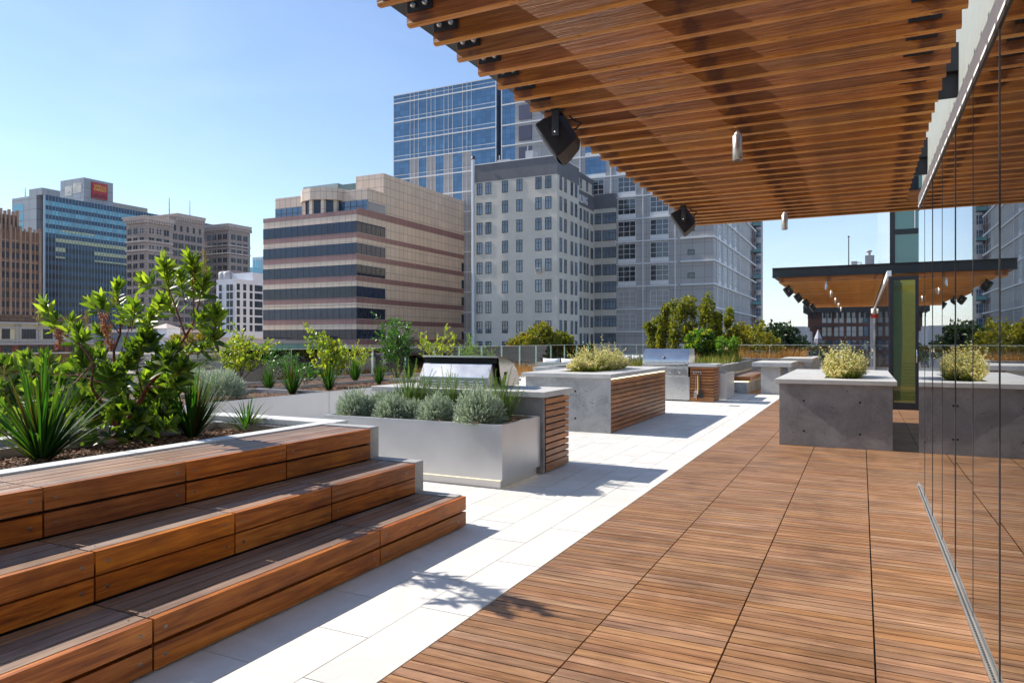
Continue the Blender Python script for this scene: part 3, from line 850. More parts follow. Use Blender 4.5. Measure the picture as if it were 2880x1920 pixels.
# utensil rail and utensils
U = empty('utensil_rail', (-3.33, 16.42, .66), 'small metal hook rail fixed to the slatted cabinet', 'hook rail')
q = MB(); q.tube([(-3.46, 16.41, .68), (-3.27, 16.41, .68)], .006, 8)
for xx in (-3.45, -3.28): q.box(xx - .012, xx + .012, 16.402, 16.44, .655, .705)
q.build('rail', M['steelp'], U)
for xx in (-3.43, -3.385, -3.34, -3.285):
    q = MB(); q.tube([(xx, 16.41, .675), (xx, 16.405, .64), (xx, 16.39, .625), (xx, 16.385, .645)], .004, 6); q.build('hook', M['steelp'], U)
def utensil(name, x, label, kind, cat):
    e = empty(name, (x, 16.38, .62), label, cat)
    if kind == 'slotted':
        q = MB(); q.tube([(x, 16.385, .615), (x, 16.385, .57)], .004, 6); q.box(x - .010, x + .010, 16.38, 16.39, .43, .57); q.build('handle', M['steelp'], e)
        q = MB(); q.tube([(x, 16.385, .43), (x, 16.385, .27)], .004, 6); q.build('shaft', M['steel'], e)
        q = MB()
        for i in range(4): q.box(x - .042 + i * .024, x - .030 + i * .024, 16.38, 16.386, .115, .215)
        q.prism([(x - .012, .275), (x + .012, .275), (x + .042, .22), (x + .042, .212), (x - .042, .212), (x - .042, .22)], 'y', 16.38, 16.386)
        q.box(x - .042, x + .042, 16.38, 16.386, .10, .118); q.build('blade', M['steel'], e)
    elif kind == 'brush':
        q = MB(); q.tube([(x, 16.375, .60), (x + .004, 16.375, .4), (x, 16.37, .2), (x - .012, 16.365, .06)], [.011, .014, .013, .016], 8); q.build('handle', plain('pale_wood', (.62, .36, .12), .5), e)
        q = MB(); q.box(x - .018, x + .012, 16.345, 16.36, .06, .17); q.build('bristles', M['black'], e)
    else:
        q = MB(); q.tube([(x, 16.385, .615), (x, 16.385, .27)], [.009, .012], 8); q.build('handle', M['blackp'], e)
        q = MB(); q.prism([(x - .015, .27), (x + .015, .27), (x + .05, .20), (x + .05, .095), (x - .05, .095), (x - .05, .20)], 'y', 16.38, 16.388); q.build('blade', M['blackp'], e)
utensil('spatula', -3.39, 'slotted steel spatula hanging from the hook rail', 'slotted', 'spatula')
utensil('grill_brush', -3.345, 'pale wooden handled grill brush hanging from the hook rail', 'brush', 'brush')
utensil('turner', -3.28, 'black solid turner hanging at the right end of the hook rail', 'turner', 'spatula')
planter('metal_planter', -3.6, -2.86, 17.25, 18.4, .62, 'small grey metal planter behind the slatted cabinet')
planter_far = empty('led_dummy', (0, 0, 0)); bpy.data.objects.remove(planter_far)

# ------------------------------------------------------------------ far bench, tables, walls, sofas
BN = empty('slatted_bench', (-3.0, 21, 0), 'slatted timber bench on a concrete base with a low concrete back wall', 'bench')
q = MB(); q.box(-3.26, -2.70, 19.45, 25.0, 0, .30); holes(q, [(-2.98, .06)], Y=19.45, r=.02); q.build('base', [M['conc'], M['hole']], BN, bevel=.004)
q = MB(); q.box(-3.30, -2.64, 19.43, 19.47, .33, .45); q.box(-2.66, -2.62, 19.475, 25, .33, .45); q.build('front_board', M['slaty'], BN, bevel=.002)
q = MB()
for i in range(9): q.box(-3.27 + i * .067, -3.215 + i * .067, 19.475, 25, .415, .452)
q.build('seat_slats', M['benchtop'], BN)
q = MB(); q.box(-3.24, -2.69, 19.445, 24.9, .306, .312); q.build('light_strip', M['led'], BN)
BW = empty('concrete_wall', (-3.4, 22, 0), 'low ribbed concrete wall behind the slatted bench', 'wall')
q = MB(); q.box(-3.46, -3.32, 17.9, 25.6, 0, .735)
for i in range(40): q.box(-3.32, -3.31, 18.0 + i * .19, 18.0 + i * .19 + .12, .46, .73)
q.build('wall_body', M['conc'], BW, bevel=.004)
for i, (x0, x1, y0, y1, zt, lab) in enumerate([(-2.56, -1.60, 19.33, 21.4, .83, 'concrete table in front of the slatted bench, the nearer of two'), (-2.20, -1.30, 22.9, 25.2, .86, 'concrete table behind the first one, mostly hidden')]):
    T = empty('concrete_table', ((x0 + x1) / 2, (y0 + y1) / 2, 0), lab, 'table', 'concrete tables at the far end')
    q = MB(); q.box(x0, x1, y0, y1, zt - .11, zt); q.build('tabletop', M['slab'], T, bevel=.005)
    q = MB(); q.box(x0 + .20, x1 - .28, y0 + .2, y0 + .35, 0, zt - .112); q.box(x0 + .35, x1 - .38, y0 + .352, y1 - .25, 0, zt - .112); q.build('pedestal', M['slab'], T, bevel=.004)
FP = empty('concrete_planter', (-4.5, 27.5, 0), 'long low concrete planter of tawny grass in front of the far glass railing', 'planter')
q = MB(); q.box(-9.0, -1.55, 26.6, 26.8, 0, .76); q.box(-1.75, -1.55, 26.8, 31.5, 0, .76); q.box(-9, -1.55, 31.5, 31.7, 0, .76); q.build('planter_wall', M['conc'], FP, bevel=.005)
soil('soil', -9.0, -1.75, 26.8, 31.5, .68, FP, res=.3)
FP2 = empty('concrete_planter', (-5.5, 21, 0), 'concrete planter of green grasses behind the far grill', 'planter')
q = MB(); q.box(-8.2, -3.47, 18.0, 18.2, 0, .66); q.box(-8.2, -8.0, 18.2, 26.5, 0, .66); q.build('planter_wall', M['conc'], FP2, bevel=.005)
soil('soil', -8.0, -3.47, 18.2, 26.5, .60, FP2, res=.3)

def cushion(parent_none, c, w, h, d, tilt, label, group):
    e = empty('cushion', c, label, 'cushion', group)
    m = MB(); nx, nz = 10, 8; vs = []
    for sgn in (-1, 1):
        for j in range(nz + 1):
            for i in range(nx + 1):
                u = i / nx * 2 - 1; v = j / nz * 2 - 1
                puff = (max(0, (1 - u ** 4) * (1 - v ** 4))) ** .6
                pin = 1 - .07 * (1 - abs(u)) * v * v - 0
                x = u * w / 2 * (1 - .06 * (1 - v * v)); z = v * h / 2 * (1 - .10 * (1 - u * u))
                y = sgn * d / 2 * puff
                y2 = y * math.cos(tilt) + z * math.sin(tilt); z2 = z * math.cos(tilt) - y * math.sin(tilt)
                vs.append((c[0] + x, c[1] + y2, c[2] + h / 2 + z2))
    fs = []; K = (nx + 1) * (nz + 1)
    for s_ in range(2):
        for j in range(nz):
            for i in range(nx):
                a = s_ * K + j * (nx + 1) + i
                f = (a, a + 1, a + nx + 2, a + nx + 1); fs.append(f if s_ == 0 else f[::-1])
    m.add(vs, fs, smooth=True)
    m.build('cushion_cover', M['cush'], e)
def sofa(px0, px1, y, ztop, depth, label, cushpx, clabels):
    w_ = None
    a = onY(px0, 1000, y); b_ = onY(px1, 1000, y)
    S = empty('outdoor_sofa', ((a.x + b_.x) / 2, y + .4, 0), label, 'sofa', None)
    q = MB(); q.box(a.x, b_.x, y, y + .14, 0, ztop); q.build('backrest', M['fascia'], S, bevel=.01)
    q = MB(); q.box(a.x, b_.x, y + .143, y + .85, 0, .30); q.build('base', M['fascia'], S, bevel=.01)
    q = MB(); q.box(a.x + .02, b_.x - .02, y + .15, y + .86, .303, .44); q.build('seat_cushion', M['cush'], S, bevel=.03)
    for (c0, c1), lab in zip(cushpx, clabels):
        p0 = onY(c0, 1000, y + .25); p1 = onY(c1, 1000, y + .25)
        cushion(None, ((p0.x + p1.x) / 2, y + .28, .44), abs(p1.x - p0.x), ztop + .13 - .44, .16, .12, lab, None)
sofa(1510.5, 1700, 20.9, .70, .8, 'pale grey outdoor sofa with loose cushions behind the concrete bar',
     [(1525, 1574), (1576, 1625), (1625, 1668)], ['loose grey cushion at the left end of the nearer outdoor sofa', 'second loose grey cushion from the left on the nearer outdoor sofa', 'loose grey cushion partly hidden by the bar shrub on the nearer outdoor sofa'])
sofa(1728, 1835, 26.2, .72, .8, 'pale grey outdoor sofa to the left of the far grill hood',
     [(1735, 1775), (1776, 1802), (1802, 1830)], ['loose grey cushion at the left end of the farther outdoor sofa', 'middle loose grey cushion on the farther outdoor sofa', 'loose grey cushion beside the far grill hood on the farther outdoor sofa'])

# ------------------------------------------------------------------ glass railing
rail_glass = glassmat('rail_glass', (.955, .975, .97), 1.5, 0.0, (1, 1, 1), 1.2, .02)
rail_edge = plain('glass_edge', (.30, .46, .44), .15, 0, .05)
RX, RY, RZ = -14.0, 39.6, 1.15
gl = empty('glass_railing', (RX, 15, 0), 'long frameless glass railing along the left edge of the terrace', 'railing', None)
cap = MB(); cap.box(RX - .022, RX + .018, -4, RY, RZ, RZ + .016); cap.build('top_rail', M['alu'], gl)
cap = MB(); cap.box(RX - .06, RX + .06, -4, RY, -.04, .08); cap.build('base_channel', M['alu'], gl)
y = 7.53 - 1.815 * 6
while y < RY - .3:
    y2 = min(y + 1.815, RY - .05)
    q = MB(); q.box(RX - .007, RX + .007, y + .012, y2 - .012, .08, RZ); pn = q.build('glass_panel', rail_glass, gl)
    q = MB(); q.box(RX - .008, RX + .008, y2 - .005, y2 + .005, .08, RZ); q.build('pane_edge', rail_edge, pn)
    y = y2
    if y2 >= RY - .06: break
gl = empty('glass_railing', (-6, RY, 0), 'frameless glass railing across the far end of the terrace', 'railing', None)
cap = MB(); cap.box(RX + .025, 6, RY - .022, RY + .022, RZ, RZ + .022); cap.build('top_rail', M['alu'], gl)
cap = MB(); cap.box(RX + .06, 6, RY - .06, RY + .06, -.04, .08); cap.build('base_channel', M['alu'], gl)
x = RX + .05
while x < 5:
    q = MB(); q.box(x + .012, x + 2.4 - .012, RY - .007, RY + .007, .08, RZ); pn = q.build('glass_panel', rail_glass, gl)
    q = MB(); q.box(x + 2.393, x + 2.407, RY - .012, RY + .012, .08, RZ); q.build('pane_edge', M['alu'], pn)
    x += 2.4
# ------------------------------------------------------------------ pergolas
BZ, BT = 2.863, 3.003          # beam underside, beam top
def pergola(name, y0, y1, label, right_ext=0, xr=.42, chan_far=True, rx=None, purlins=True):
    e = empty(name, (-.8, (y0 + y1) / 2, BZ), label, 'pergola', 'timber pergolas along the glass wall')
    steel = M['black']; z0, z1 = BT, BT + .245
    def channel(a0, a1, yy0, yy1, hh=None):
        m = MB(); z1 = z0 + (hh or .245)
        m.box(a0, a1, yy0, yy1, z0, z0 + .012); m.box(a0, a1, yy0, yy1, z1 - .012, z1)
        mid = (a0 + a1) / 2; m.box(mid - .006, mid + .006, yy0, yy1, z0 + .012, z1 - .012)
        m.build('steel_channel', steel, e)
    channel(-2.03, -1.80, y0 + .02, y1 - .02)
    channel(.12, .18, y0 + .02, y1 - .02, .07)
    for yy in (y0, y1):
        m = MB(); m.box(-2.06, (rx or xr), yy - .006, yy + .006, z0 + .013, z1 - .013)
        m.box(-2.06, (rx or xr), yy - .09, yy + .09, z1 - .012, z1 + .001); m.box(-2.06, (rx or xr), yy - .09, yy + .09, z0 - .001, z0 + .012)
        m.build('end_channel', steel, e)
    if purlins:
        m = MB(); m.box(-.98, -.83, y0 + .1, y1 - .1, z0 + .01, z0 + .12); m.build('purlin', steel, e)
        m = MB(); m.tube([(-.70, y0 + .1, z0 + .04), (-.70, y1 - .1, z0 + .04)], .022, 8); m.build('conduit', M['alu'], e)
    # beams
    n = int((y1 - y0 - .12) / .2286) + 1
    if y0 > 10: y1b = y0 + .06 + (n - 1) * .2286
    else: y1b = y1 - .06
    ch = .009
    def beam_mesh(x1):
        b = MB(); hw = .019
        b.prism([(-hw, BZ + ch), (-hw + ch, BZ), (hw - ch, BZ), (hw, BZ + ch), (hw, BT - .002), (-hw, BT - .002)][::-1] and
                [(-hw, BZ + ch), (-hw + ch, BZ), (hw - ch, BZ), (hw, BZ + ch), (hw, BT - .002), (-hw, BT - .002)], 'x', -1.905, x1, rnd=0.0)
        b.m = [0 if len(f) != 4 or min(b.v[i][2] for i in f) > BZ + ch * 1.5 or max(b.v[i][2] for i in f) > BZ + ch * 1.5 else 1 for f in b.f]  # underside and chamfers take the paler wood tone
        return b
    proto = {}
    for i in range(n):
        yy = y1b - i * .2286
        x1 = 1.4 if i < right_ext else xr
        if rx: x1 = rx
        if x1 not in proto:
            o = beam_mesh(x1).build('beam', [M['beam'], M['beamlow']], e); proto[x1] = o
        else:
            o = proto[x1].copy(); COL.objects.link(o); o.parent = e
        o.location = (0, yy - (y0 + y1) / 2 + (y0 + y1) / 2, 0)
        # mesh was built around y = 0 with the parent's offset removed
        o.location = (0, yy, 0)
        if name == 'timber_pergola' and yy < 12 and i < 45:
            for (a0, a1, mi) in ((-1.895, -1.76, 0), (.20, .34, 0)):
                k = MB()
                k.box(a0, a1, yy - .0285, yy - .0228, BZ + .055, BT - .004, 0)
                k.box(a0, a1, yy - .07, yy - .0285, BT - .009, BT - .003, 0)
                for bx in (.035, .10): k.lathe([(.004, -.014), (.013, -.012), (.014, 0)], (a0 + bx, yy - .0285, BZ + .085), 6, 1, 'y')
                k.build('bracket', [M['black'], M['alu']], e)
    return e
PG1 = pergola('timber_pergola', -1.2, 9.24, 'near timber beam pergola overhead with black steel channels', right_ext=3)
PG2 = pergola('timber_pergola', 19.36, 34.6, 'distant timber pergola with a black steel fascia beam', rx=None, xr=.45)
# the fascia beam of the distant pergola runs on across the building
m = MB(); m.box(.45, 1.8, 19.354, 19.366, BT + .013, BT + .232); m.box(.45, 1.8, 19.27, 19.45, BT + .233, BT + .246); m.box(.45, 1.8, 19.27, 19.45, BT - .001, BT + .012)
m.box(.45, 1.8, 19.46, 19.50, BZ, BT - .004, 1)
m.build('end_channel', [M['black'], M['beam']], PG2)
# struts from pergola to the building
for pg, ylist in ((PG1, (.6, 2.85, 5.1, 7.35, 9.0)), (PG2, (20.5, 23.5, 26.5, 29.5, 32.5))):
    for yy in ylist:
        m = MB(); m.box(.381, .56, yy - .05, yy + .05, BT + .03, BT + .2); m.box(.39, .53, yy - .006, yy + .006, BZ + .02, BT + .03); m.build('strut', M['black'], pg)

# pendant downlights
def pendant(x, y, label, grp=None):
    e = empty('pendant_light', (x, y, BZ), label, 'light', 'cylinder downlights under the pergolas')
    m = MB(); m.lathe([(.012, -.03), (.012, 0)], (x, y, BZ), 10); m.lathe([(.016, -.034), (.022, -.03), (.02, -.014), (.008, -.01)], (x, y, BZ), 12); m.build('mount', M['alu'], e)
    m = MB(); m.lathe([(.031, -.205), (.0335, -.203), (.0335, -.036), (.030, -.033)], (x, y, BZ), 24); m.build('lamp_body', M['alu'], e)
    m = MB(); m.lathe([(.0265, -.2062), (.0265, -.2052)], (x, y, BZ), 20); m.build('lens', M['black'], e)
    return e
pd = pendant(-.78, 5.16, 'silver cylinder downlight nearest the camera, under the near pergola')
copy_tree(pd, (-.785, 8.62, BZ), 'silver cylinder downlight near the far edge of the near pergola')
ords = ['first and largest', 'second', 'third', 'fourth', 'last and smallest']
for (x_, y_), o_ in zip(((2323.6, 791.6), (2338, 816), (2350.5, 836.3), (2359, 850.7), (2365.5, 862.2)), ords):
    g_ = gz(2000, 1100); w_ = (CH - BZ) * FL / (y_ - CY); a_, b_ = ray(x_)
    copy_tree(pd, (a_ * w_, b_ * w_, BZ), 'the %s silver downlight in the row under the distant pergola' % o_)

# loudspeakers
def speaker(loc, label):
    X, Y, Z = loc
    e = empty('loudspeaker', loc, label, 'loudspeaker', 'black loudspeakers on the pergola edges')
    # cabinet: tapered box, tilted, facing down and outwards (-X)
    f_ = Vector((-.62, -.12, -.42)).normalized(); r_ = Vector((-.1, .99, 0)); r_ = (r_ - f_ * r_.dot(f_)).normalized(); u_ = r_.cross(f_) * -1
    if u_.z < 0: u_ = -u_
    c = Vector((X, Y, Z - .15))
    m = MB()
    secs = [(-.10, .062, .078), (-.065, .095, .11), (.02, .112, .130), (.08, .117, .134)]
    vs = []
    for dep, hw, hh in secs:
        for i, j in ((-1, -1), (1, -1), (1, 1), (-1, 1)):
            vs.append(c + f_ * dep + r_ * hw * i + u_ * hh * j)
    fs = [(0, 3, 2, 1), (12, 13, 14, 15)]
    for s_ in range(3):
        for k in range(4):
            a = s_ * 4 + k; b = s_ * 4 + (k + 1) % 4; fs.append((a, b, b + 4, a + 4))
    m.add(vs, fs); m.build('cabinet', M['blackp'], e, bevel=.008)
    m = MB(); vs = []
    for j in range(5):
        for i in range(5):
            u = i / 2 - 1; v = j / 2 - 1
            vs.append(c + f_ * (.078 + .022 * (1 - u * u * .8) * (1 - v * v * .3)) + r_ * .109 * u + u_ * .126 * v)
    m.add(vs, [(j * 5 + i, j * 5 + i + 1, (j + 1) * 5 + i + 1, (j + 1) * 5 + i) for j in range(4) for i in range(4)], smooth=True)
    m.build('grille', plain('speaker_grille', (.03, .03, .033), .7, 0, .2, 300), e)
    m = MB()
    for sg in (-1, 1):
        s_ = c + r_ * .124 * sg
        m.obox((s_ + Vector((0, 0, .06))), (.024, 0, 0), r_ * .003, (0, 0, .085))
    a0 = c + r_ * .112; a1 = c - r_ * .112
    m.obox(Vector((c.x, c.y, Z - .008)), (.03, 0, 0), r_ * .137, (0, 0, .006)); m.build('bracket', M['black'], e)
    m = MB(); m.lathe([(.004, -.008), (.008, -.006), (.009, 0)], c - r_ * .120, 8, 0, 'y'); m.build('bolt', M['alu'], e)
    m = MB(); m.tube([c - f_ * .08, c - f_ * .13 + Vector((0, 0, -.02)), c - f_ * .15 + Vector((0, .05, .02)), c - f_ * .10 + Vector((0, .04, .06)), Vector((X + .06, Y + .02, Z - .01))], .006, 6); m.build('cable', M['blackp'], e)
    return e
SP = speaker((-1.76, 4.28, BZ), 'large black loudspeaker hanging from the near pergola edge, closest to the camera')
copy_tree(SP, (-1.76, 7.88, BZ), 'black loudspeaker at the far corner of the near pergola')
for yy, o_ in zip((20.4, 23.7, 27.2, 30.9), ('first', 'second', 'third', 'fourth')):
    copy_tree(SP, (-1.76, yy, BZ), 'the %s black loudspeaker counted from the near corner of the distant pergola' % o_)

# ------------------------------------------------------------------ glass building on the right
glass = glassmat('facade_glass', (.55, .62, .58), 1.75, 0.0, (.97, .98, .98), 1.15, .17)
GX = .497
GB = empty('glass_pavilion', (2.5, 2, 0), 'single storey glass walled pavilion filling the right edge, mirroring the terrace', 'building')
seams = [3.43 + .755 * k for k in range(-8, 6)] + [7.93]
for a, b_ in zip(seams[:-1], seams[1:]):
    m = MB(); tilt = R.uniform(-.0016, .0016)
    m.add([(GX + tilt, a + .004, .03), (GX - tilt, b_ - .004, .03), (GX - tilt + R.uniform(-.001, .001), b_ - .004, 2.655), (GX + tilt, a + .004, 2.655)], [(0, 3, 2, 1)])
    m.build('glass_pane', glass, GB)
m = MB()
for s_ in seams[1:-1]: m.box(GX - .0022, GX + .004, s_ - .0032, s_ + .0032, .03, 2.655)
m.build('pane_joint', plain('joint_seal', (.05, .05, .05), .4), GB)
m = MB(); m.box(GX - .021, GX - .004, -3, 7.95, -.02, .008); m.box(GX + .004, GX + .03, -3, 7.95, -.02, .03); m.box(GX - .004, GX + .004, -3, 7.93, -.02, .028); m.build('floor_track', M['track'], GB)
m = MB(); y = -2.5
while y < 7.85: m.box(GX - .013, GX - .005, y, y + .018, .0082, .0095); y += .028
m.build('track_grating', M['black'], GB)
m = MB(); m.box(GX - .006, GX + .06, -3, 7.95, 2.656, 2.684); m.build('head_frame', M['black'], GB)
m = MB(); m.box(GX - .004, GX + .06, -3, 7.95, 2.686, 2.80); m.build('head_band', M['white'], GB)
m = MB(); m.box(GX + .03, GX + .25, -3, 7.95, 2.802, 3.45); m.box(GX + .25, 7, -3, 7.95, 3.2, 3.45); m.build('fascia', M['fascia'], GB)
m = MB(); m.box(.56, 7, 7.89, 7.95, 0, 3.199); m.box(6.9, 7, -3, 7.88, 0, 3.199); m.box(.56, 6.9, -3, -2.95, 0, 3.199); m.build('inner_wall', plain('inner_wall_paint', (.34, .40, .30), .8), GB)
m = MB(); m.box(GX + .031, 6.9, -2.95, 7.88, -.04, -.005); m.build('inner_floor', plain('inner_floor_tile', (.34, .33, .24), .5), GB)
m = MB(); m.box(.6, 6.9, -2.95, 7.88, 2.86, 2.9); m.build('ceiling', plain('inner_ceiling', (.35, .35, .33), .8), GB)

# building further along: glazed ground floor and the taller block above
F2 = empty('glass_building', (3.5, 26, 0), 'taller dark framed glass building rising behind the distant pergola', 'building')
greeng = darkglass('green_glass', (.10, .22, .17), .05, .9, .3, .1)
gm = glassmat('facade_glass_far', (.5, .6, .55), 1.75, 0.0, (.92, .95, .96), 1.1, .12)
y = 16.5
while y < 35:
    m = MB(); m.add([(GX, y + .01, .03), (GX, y + 1.14, .03), (GX, y + 1.14, 2.71), (GX, y + .01, 2.71)], [(0, 3, 2, 1)]); m.build('glass_pane', gm, F2)
    y += 1.15
m = MB(); y = 16.5
while y < 35.5: m.box(GX - .006, GX + .03, y - .01, y + .009, .03, 2.71); y += 1.15
m.build('pane_joint', M['black'], F2)
m = MB(); m.box(GX - .03, GX + .05, 16.5, 35.2, 2.711, 2.83); m.build('head_band', M['white'], F2)
m = MB(); m.box(GX + .05, 7, 19.7, 35.2, 2.832, 2.99); m.build('ceiling', M['fascia'], F2)
m = MB(); m.box(GX, 7, 16.46, 35.2, -.04, -.002); m.build('inner_floor', plain('inner_boards', (.55, .38, .08), .5), F2)
yel = plain('yellow_wall', (.60, .47, .10), .7, 0, .08)
m = MB(); m.box(.80, 2.4, 18.4, 18.5, 0, 2.83); m.build('accent_wall', yel, F2)
m = MB()
for i in range(12): m.box(.80, 2.4, 18.39, 18.399, .05 + i * .075, .058 + i * .075)
m.build('board_reflection', plain('board_reflection_paint', (.30, .22, .03), .8), F2)  # deck board reflection in the door glass, painted as dark lines on the wall
m = MB(); m.box(.53, 7, 35.1, 35.2, 0, 2.83); m.box(6.9, 7, 16.5, 35.1, 0, 2.83); m.build('inner_wall', M['fascia'], F2)
# upper block
u0 = .62; uy = 19.75
m = MB(); m.box(u0 + .06, 9, uy + .06, 36, 3.25, 13); m.build('upper_wall', plain('pale_panel', (.62, .66, .64), .5), F2)
m = MB(); m.box(u0, u0 + .11, uy, uy + .11, 3.0, 13); m.box(u0 - .02, 9, uy - .02, uy + .055, 6.02, 6.10)
for z_, h_ in ((4.05, .12), (5.03, .09)): m.box(u0 + .11, 9, uy, uy + .05, z_ - h_ / 2, z_ + h_ / 2)
for x_ in (2.6, 4.6): m.box(x_, x_ + .06, uy, uy + .05, 3.3, 13)
m.build('frame', M['black'], F2)
m = MB(); m.box(u0 + .52, u0 + .545, uy - .004, uy - .001, 4.12, 6.0); m.box(u0 + .66, u0 + .70, uy + .001, uy + .05, 3.3, 3.99); m.build('mullion', M['white'], F2)
for (z0_, z1_) in ((3.3, 3.985), (4.115, 4.98), (5.08, 6.015), (6.11, 8.2)):
    m = MB(); m.box(u0 + .112, 2.598, uy + .03, uy + .045, z0_, z1_); m.build('window', greeng, F2)
m = MB()
y = uy + .2
while y < 35: m.box(u0 + .02, u0 + .05, y, y + 1.38, 3.3, 12.9); y += 1.45
m.build('side_glazing', darkglass('pale_glass', (.45, .52, .50), .08, .8, .1), F2)
# folded glass door panels standing out from the wall
for i, (x0, x1, yy, lab) in enumerate(((.50, 1.05, 16.40, 'black framed folding glass door panel standing open between the two glass walls'),)):
    D = empty('glass_door', (x0, yy, 0), lab, 'door')
    m = MB(); m.box(x0, x0 + .08, yy - .03, yy + .03, 0, 2.70); m.box(x1 - .085, x1, yy - .03, yy + .03, 0, 2.70); m.box(x0 + .08, x1 - .085, yy - .03, yy + .03, 0, .14); m.box(x0 + .08, x1 - .085, yy - .03, yy + .03, 2.62, 2.70)
    m.box(x1 + .01, x1 + .06, yy - .03, yy + .03, 0, 2.7); m.box(x1 + .1, x1 + .16, yy - .03, yy + .03, 0, 2.7)
    m.build('frame', M['black'], D, bevel=.004)
    m = MB(); m.box(x0 + .08, x1 - .085, yy - .004, yy + .004, .14, 2.62); m.build('pane', glassmat('door_glass', (.80, .86, .72), 1.5, 0, (1, 1, 1), 1.2, .06), D)
    m = MB(); m.tube([(x1 - .06, yy - .035, .95), (x1 - .06, yy - .07, .97), (x1 - .06, yy - .07, 1.2), (x1 - .06, yy - .035, 1.22)], .009, 8); m.build('handle', M['steelp'], D)
    m = MB()
    for k in range(4): m.blade((x0 + .09 + k * .04, yy + .3, 2.6), (0, 0, -1), 2.5, .1, 0, None, 0, 2)
    m.build('curtain', plain('green_curtain', (.22, .34, .26), .8), D)
# small white alarm unit on the far wall
A = empty('alarm_unit', (.35, 24, 2.2), 'small white and red alarm unit on a post beside the far glass wall', 'alarm')
al = onY(2459, 880, 33.8)
m = MB(); m.box(al.x - .02, al.x + .02, 33.78, 33.82, 0, 2.6); m.build('post', M['white'], A)
m = MB(); m.lathe([(.02, -.15), (.12, -.12), (.12, .08), (.02, .10)], (al.x, 33.75, al.z + .1), 10, 0, 'z'); m.build('housing', M['white'], A)
m = MB(); m.box(al.x - .13, al.x + .13, 33.6, 33.7, al.z - .22, al.z - .07); m.build('red_band', plain('red_paint', (.5, .04, .02), .5), A)
# ------------------------------------------------------------------ planting
L_arb = leafmat('strawberry_tree_leaf', [(.026, .052, .011), (.048, .086, .018), (.080, .13, .022), (.13, .19, .03), (.22, .28, .05)], .5, .33, .5, (2.3, 2.4, .55))
L_lime = leafmat('lime_leaf', [(.10, .18, .02), (.18, .26, .025), (.28, .32, .03), (.36, .33, .035)], .5, .4, .5, (1.9, 1.8, .6))
L_green = leafmat('glossy_green_leaf', [(.02, .07, .012), (.04, .11, .018), (.07, .15, .025)], .4, .3, .6)
L_flax = leafmat('flax_leaf', [(.008, .028, .007), (.014, .05, .010), (.024, .08, .014), (.035, .085, .016), (.06, .045, .015)], .4, .62, .25)
L_silver = leafmat('silver_leaf', [(.15, .21, .13), (.26, .33, .23), (.38, .44, .34), (.50, .55, .46)], .25, .7, .2, (1.2, 1.25, 1.0))
L_rose = leafmat('rosemary_leaf', [(.06, .12, .02), (.11, .20, .035), (.18, .28, .06)], .42, .5, .3)
L_var = leafmat('variegated_leaf', [(.22, .25, .06), (.48, .45, .15), (.66, .58, .28), (.75, .66, .42)], .35, .5, .3, (1.3, 1.2, .7))
L_tree = leafmat('street_tree_leaf', [(.04, .06, .008), (.09, .11, .010), (.16, .16, .014), (.24, .20, .02)], .35, .45, .4)
L_yel = leafmat('yellowing_leaf', [(.09, .11, .010), (.17, .19, .015), (.26, .25, .02), (.33, .24, .02)], .4, .45, .4, (1.7, 1.5, .5))
L_dark = leafmat('dark_leaf', [(.010, .022, .008), (.02, .04, .012), (.035, .06, .015)], .25, .45, .4)
L_grass = leafmat('grass_leaf', [(.05, .09, .012), (.10, .15, .02), (.20, .21, .03), (.34, .28, .06)], .3, .5, .3, (1.5, 1.5, .6))
L_tawny = leafmat('tawny_grass', [(.22, .11, .03), (.34, .18, .05), (.42, .26, .08)], .3, .7, .2, (1.2, 1.0, .7))
L_red = leafmat('red_leaf', [(.20, .03, .01), (.36, .07, .02), (.30, .16, .02)], .4, .5, .3, (1.4, 1, .8))
bark_red = wood('red_bark', (.05, .014, .008), (.16, .042, .022), (.30, .10, .05), 'z', .6, .2, .8)
bark = wood('grey_bark', (.04, .03, .022), (.10, .075, .055), (.18, .14, .10), 'z', .8, .2, .8)
blos = leafmat('blossom', [(.42, .12, .06), (.60, .24, .12), (.66, .34, .16)], .3, .5, .4, (1.1, 1, .9))
blos_y = leafmat('young_blossom', [(.38, .34, .08), (.50, .40, .12)], .3, .5, .4, (1.1, 1, .9))
def rv(s=1.0): return Vector((R.uniform(-1, 1), R.uniform(-1, 1), R.uniform(-1, 1))) * s
def twig_leaves(m, pts, n, L, W, mi=0, upb=.55, t0=.15, bright=0.0):
    """leaves in a loose spiral along a twig, crowding at its tip"""
    pts = [Vector(p) for p in pts]
    seg = [(pts[i + 1] - pts[i]).length for i in range(len(pts) - 1)]; tot = sum(seg)
    for k in range(n):
        t = (t0 + (1 - t0) * (k / max(1, n - 1)) ** .8) * tot
        i = 0
        while i < len(seg) - 1 and t > seg[i]: t -= seg[i]; i += 1
        p = pts[i].lerp(pts[i + 1], min(1, t / seg[i])); ax = (pts[i + 1] - pts[i]).normalized()
        a = k * 2.4 + R.uniform(-.4, .4)
        o = ax.orthogonal().normalized(); o = Quaternion(ax, a) @ o
        tip = k / max(1, n - 1)
        d = (o * (1.0 - .45 * tip) + ax * (.45 + .8 * tip) + Vector((0, 0, upb * .4))).normalized()
        l = L * R.uniform(.65, 1.15) * (1 - .25 * tip)
        nn = (ax + rv(.35)).normalized()
        m.leaf(p, d, nn, l, W * R.uniform(.8, 1.15) * l / L, mi, min(.99, max(0, R.random() * .8 + bright * .35)), R.uniform(.1, .3), R.uniform(.02, .2))
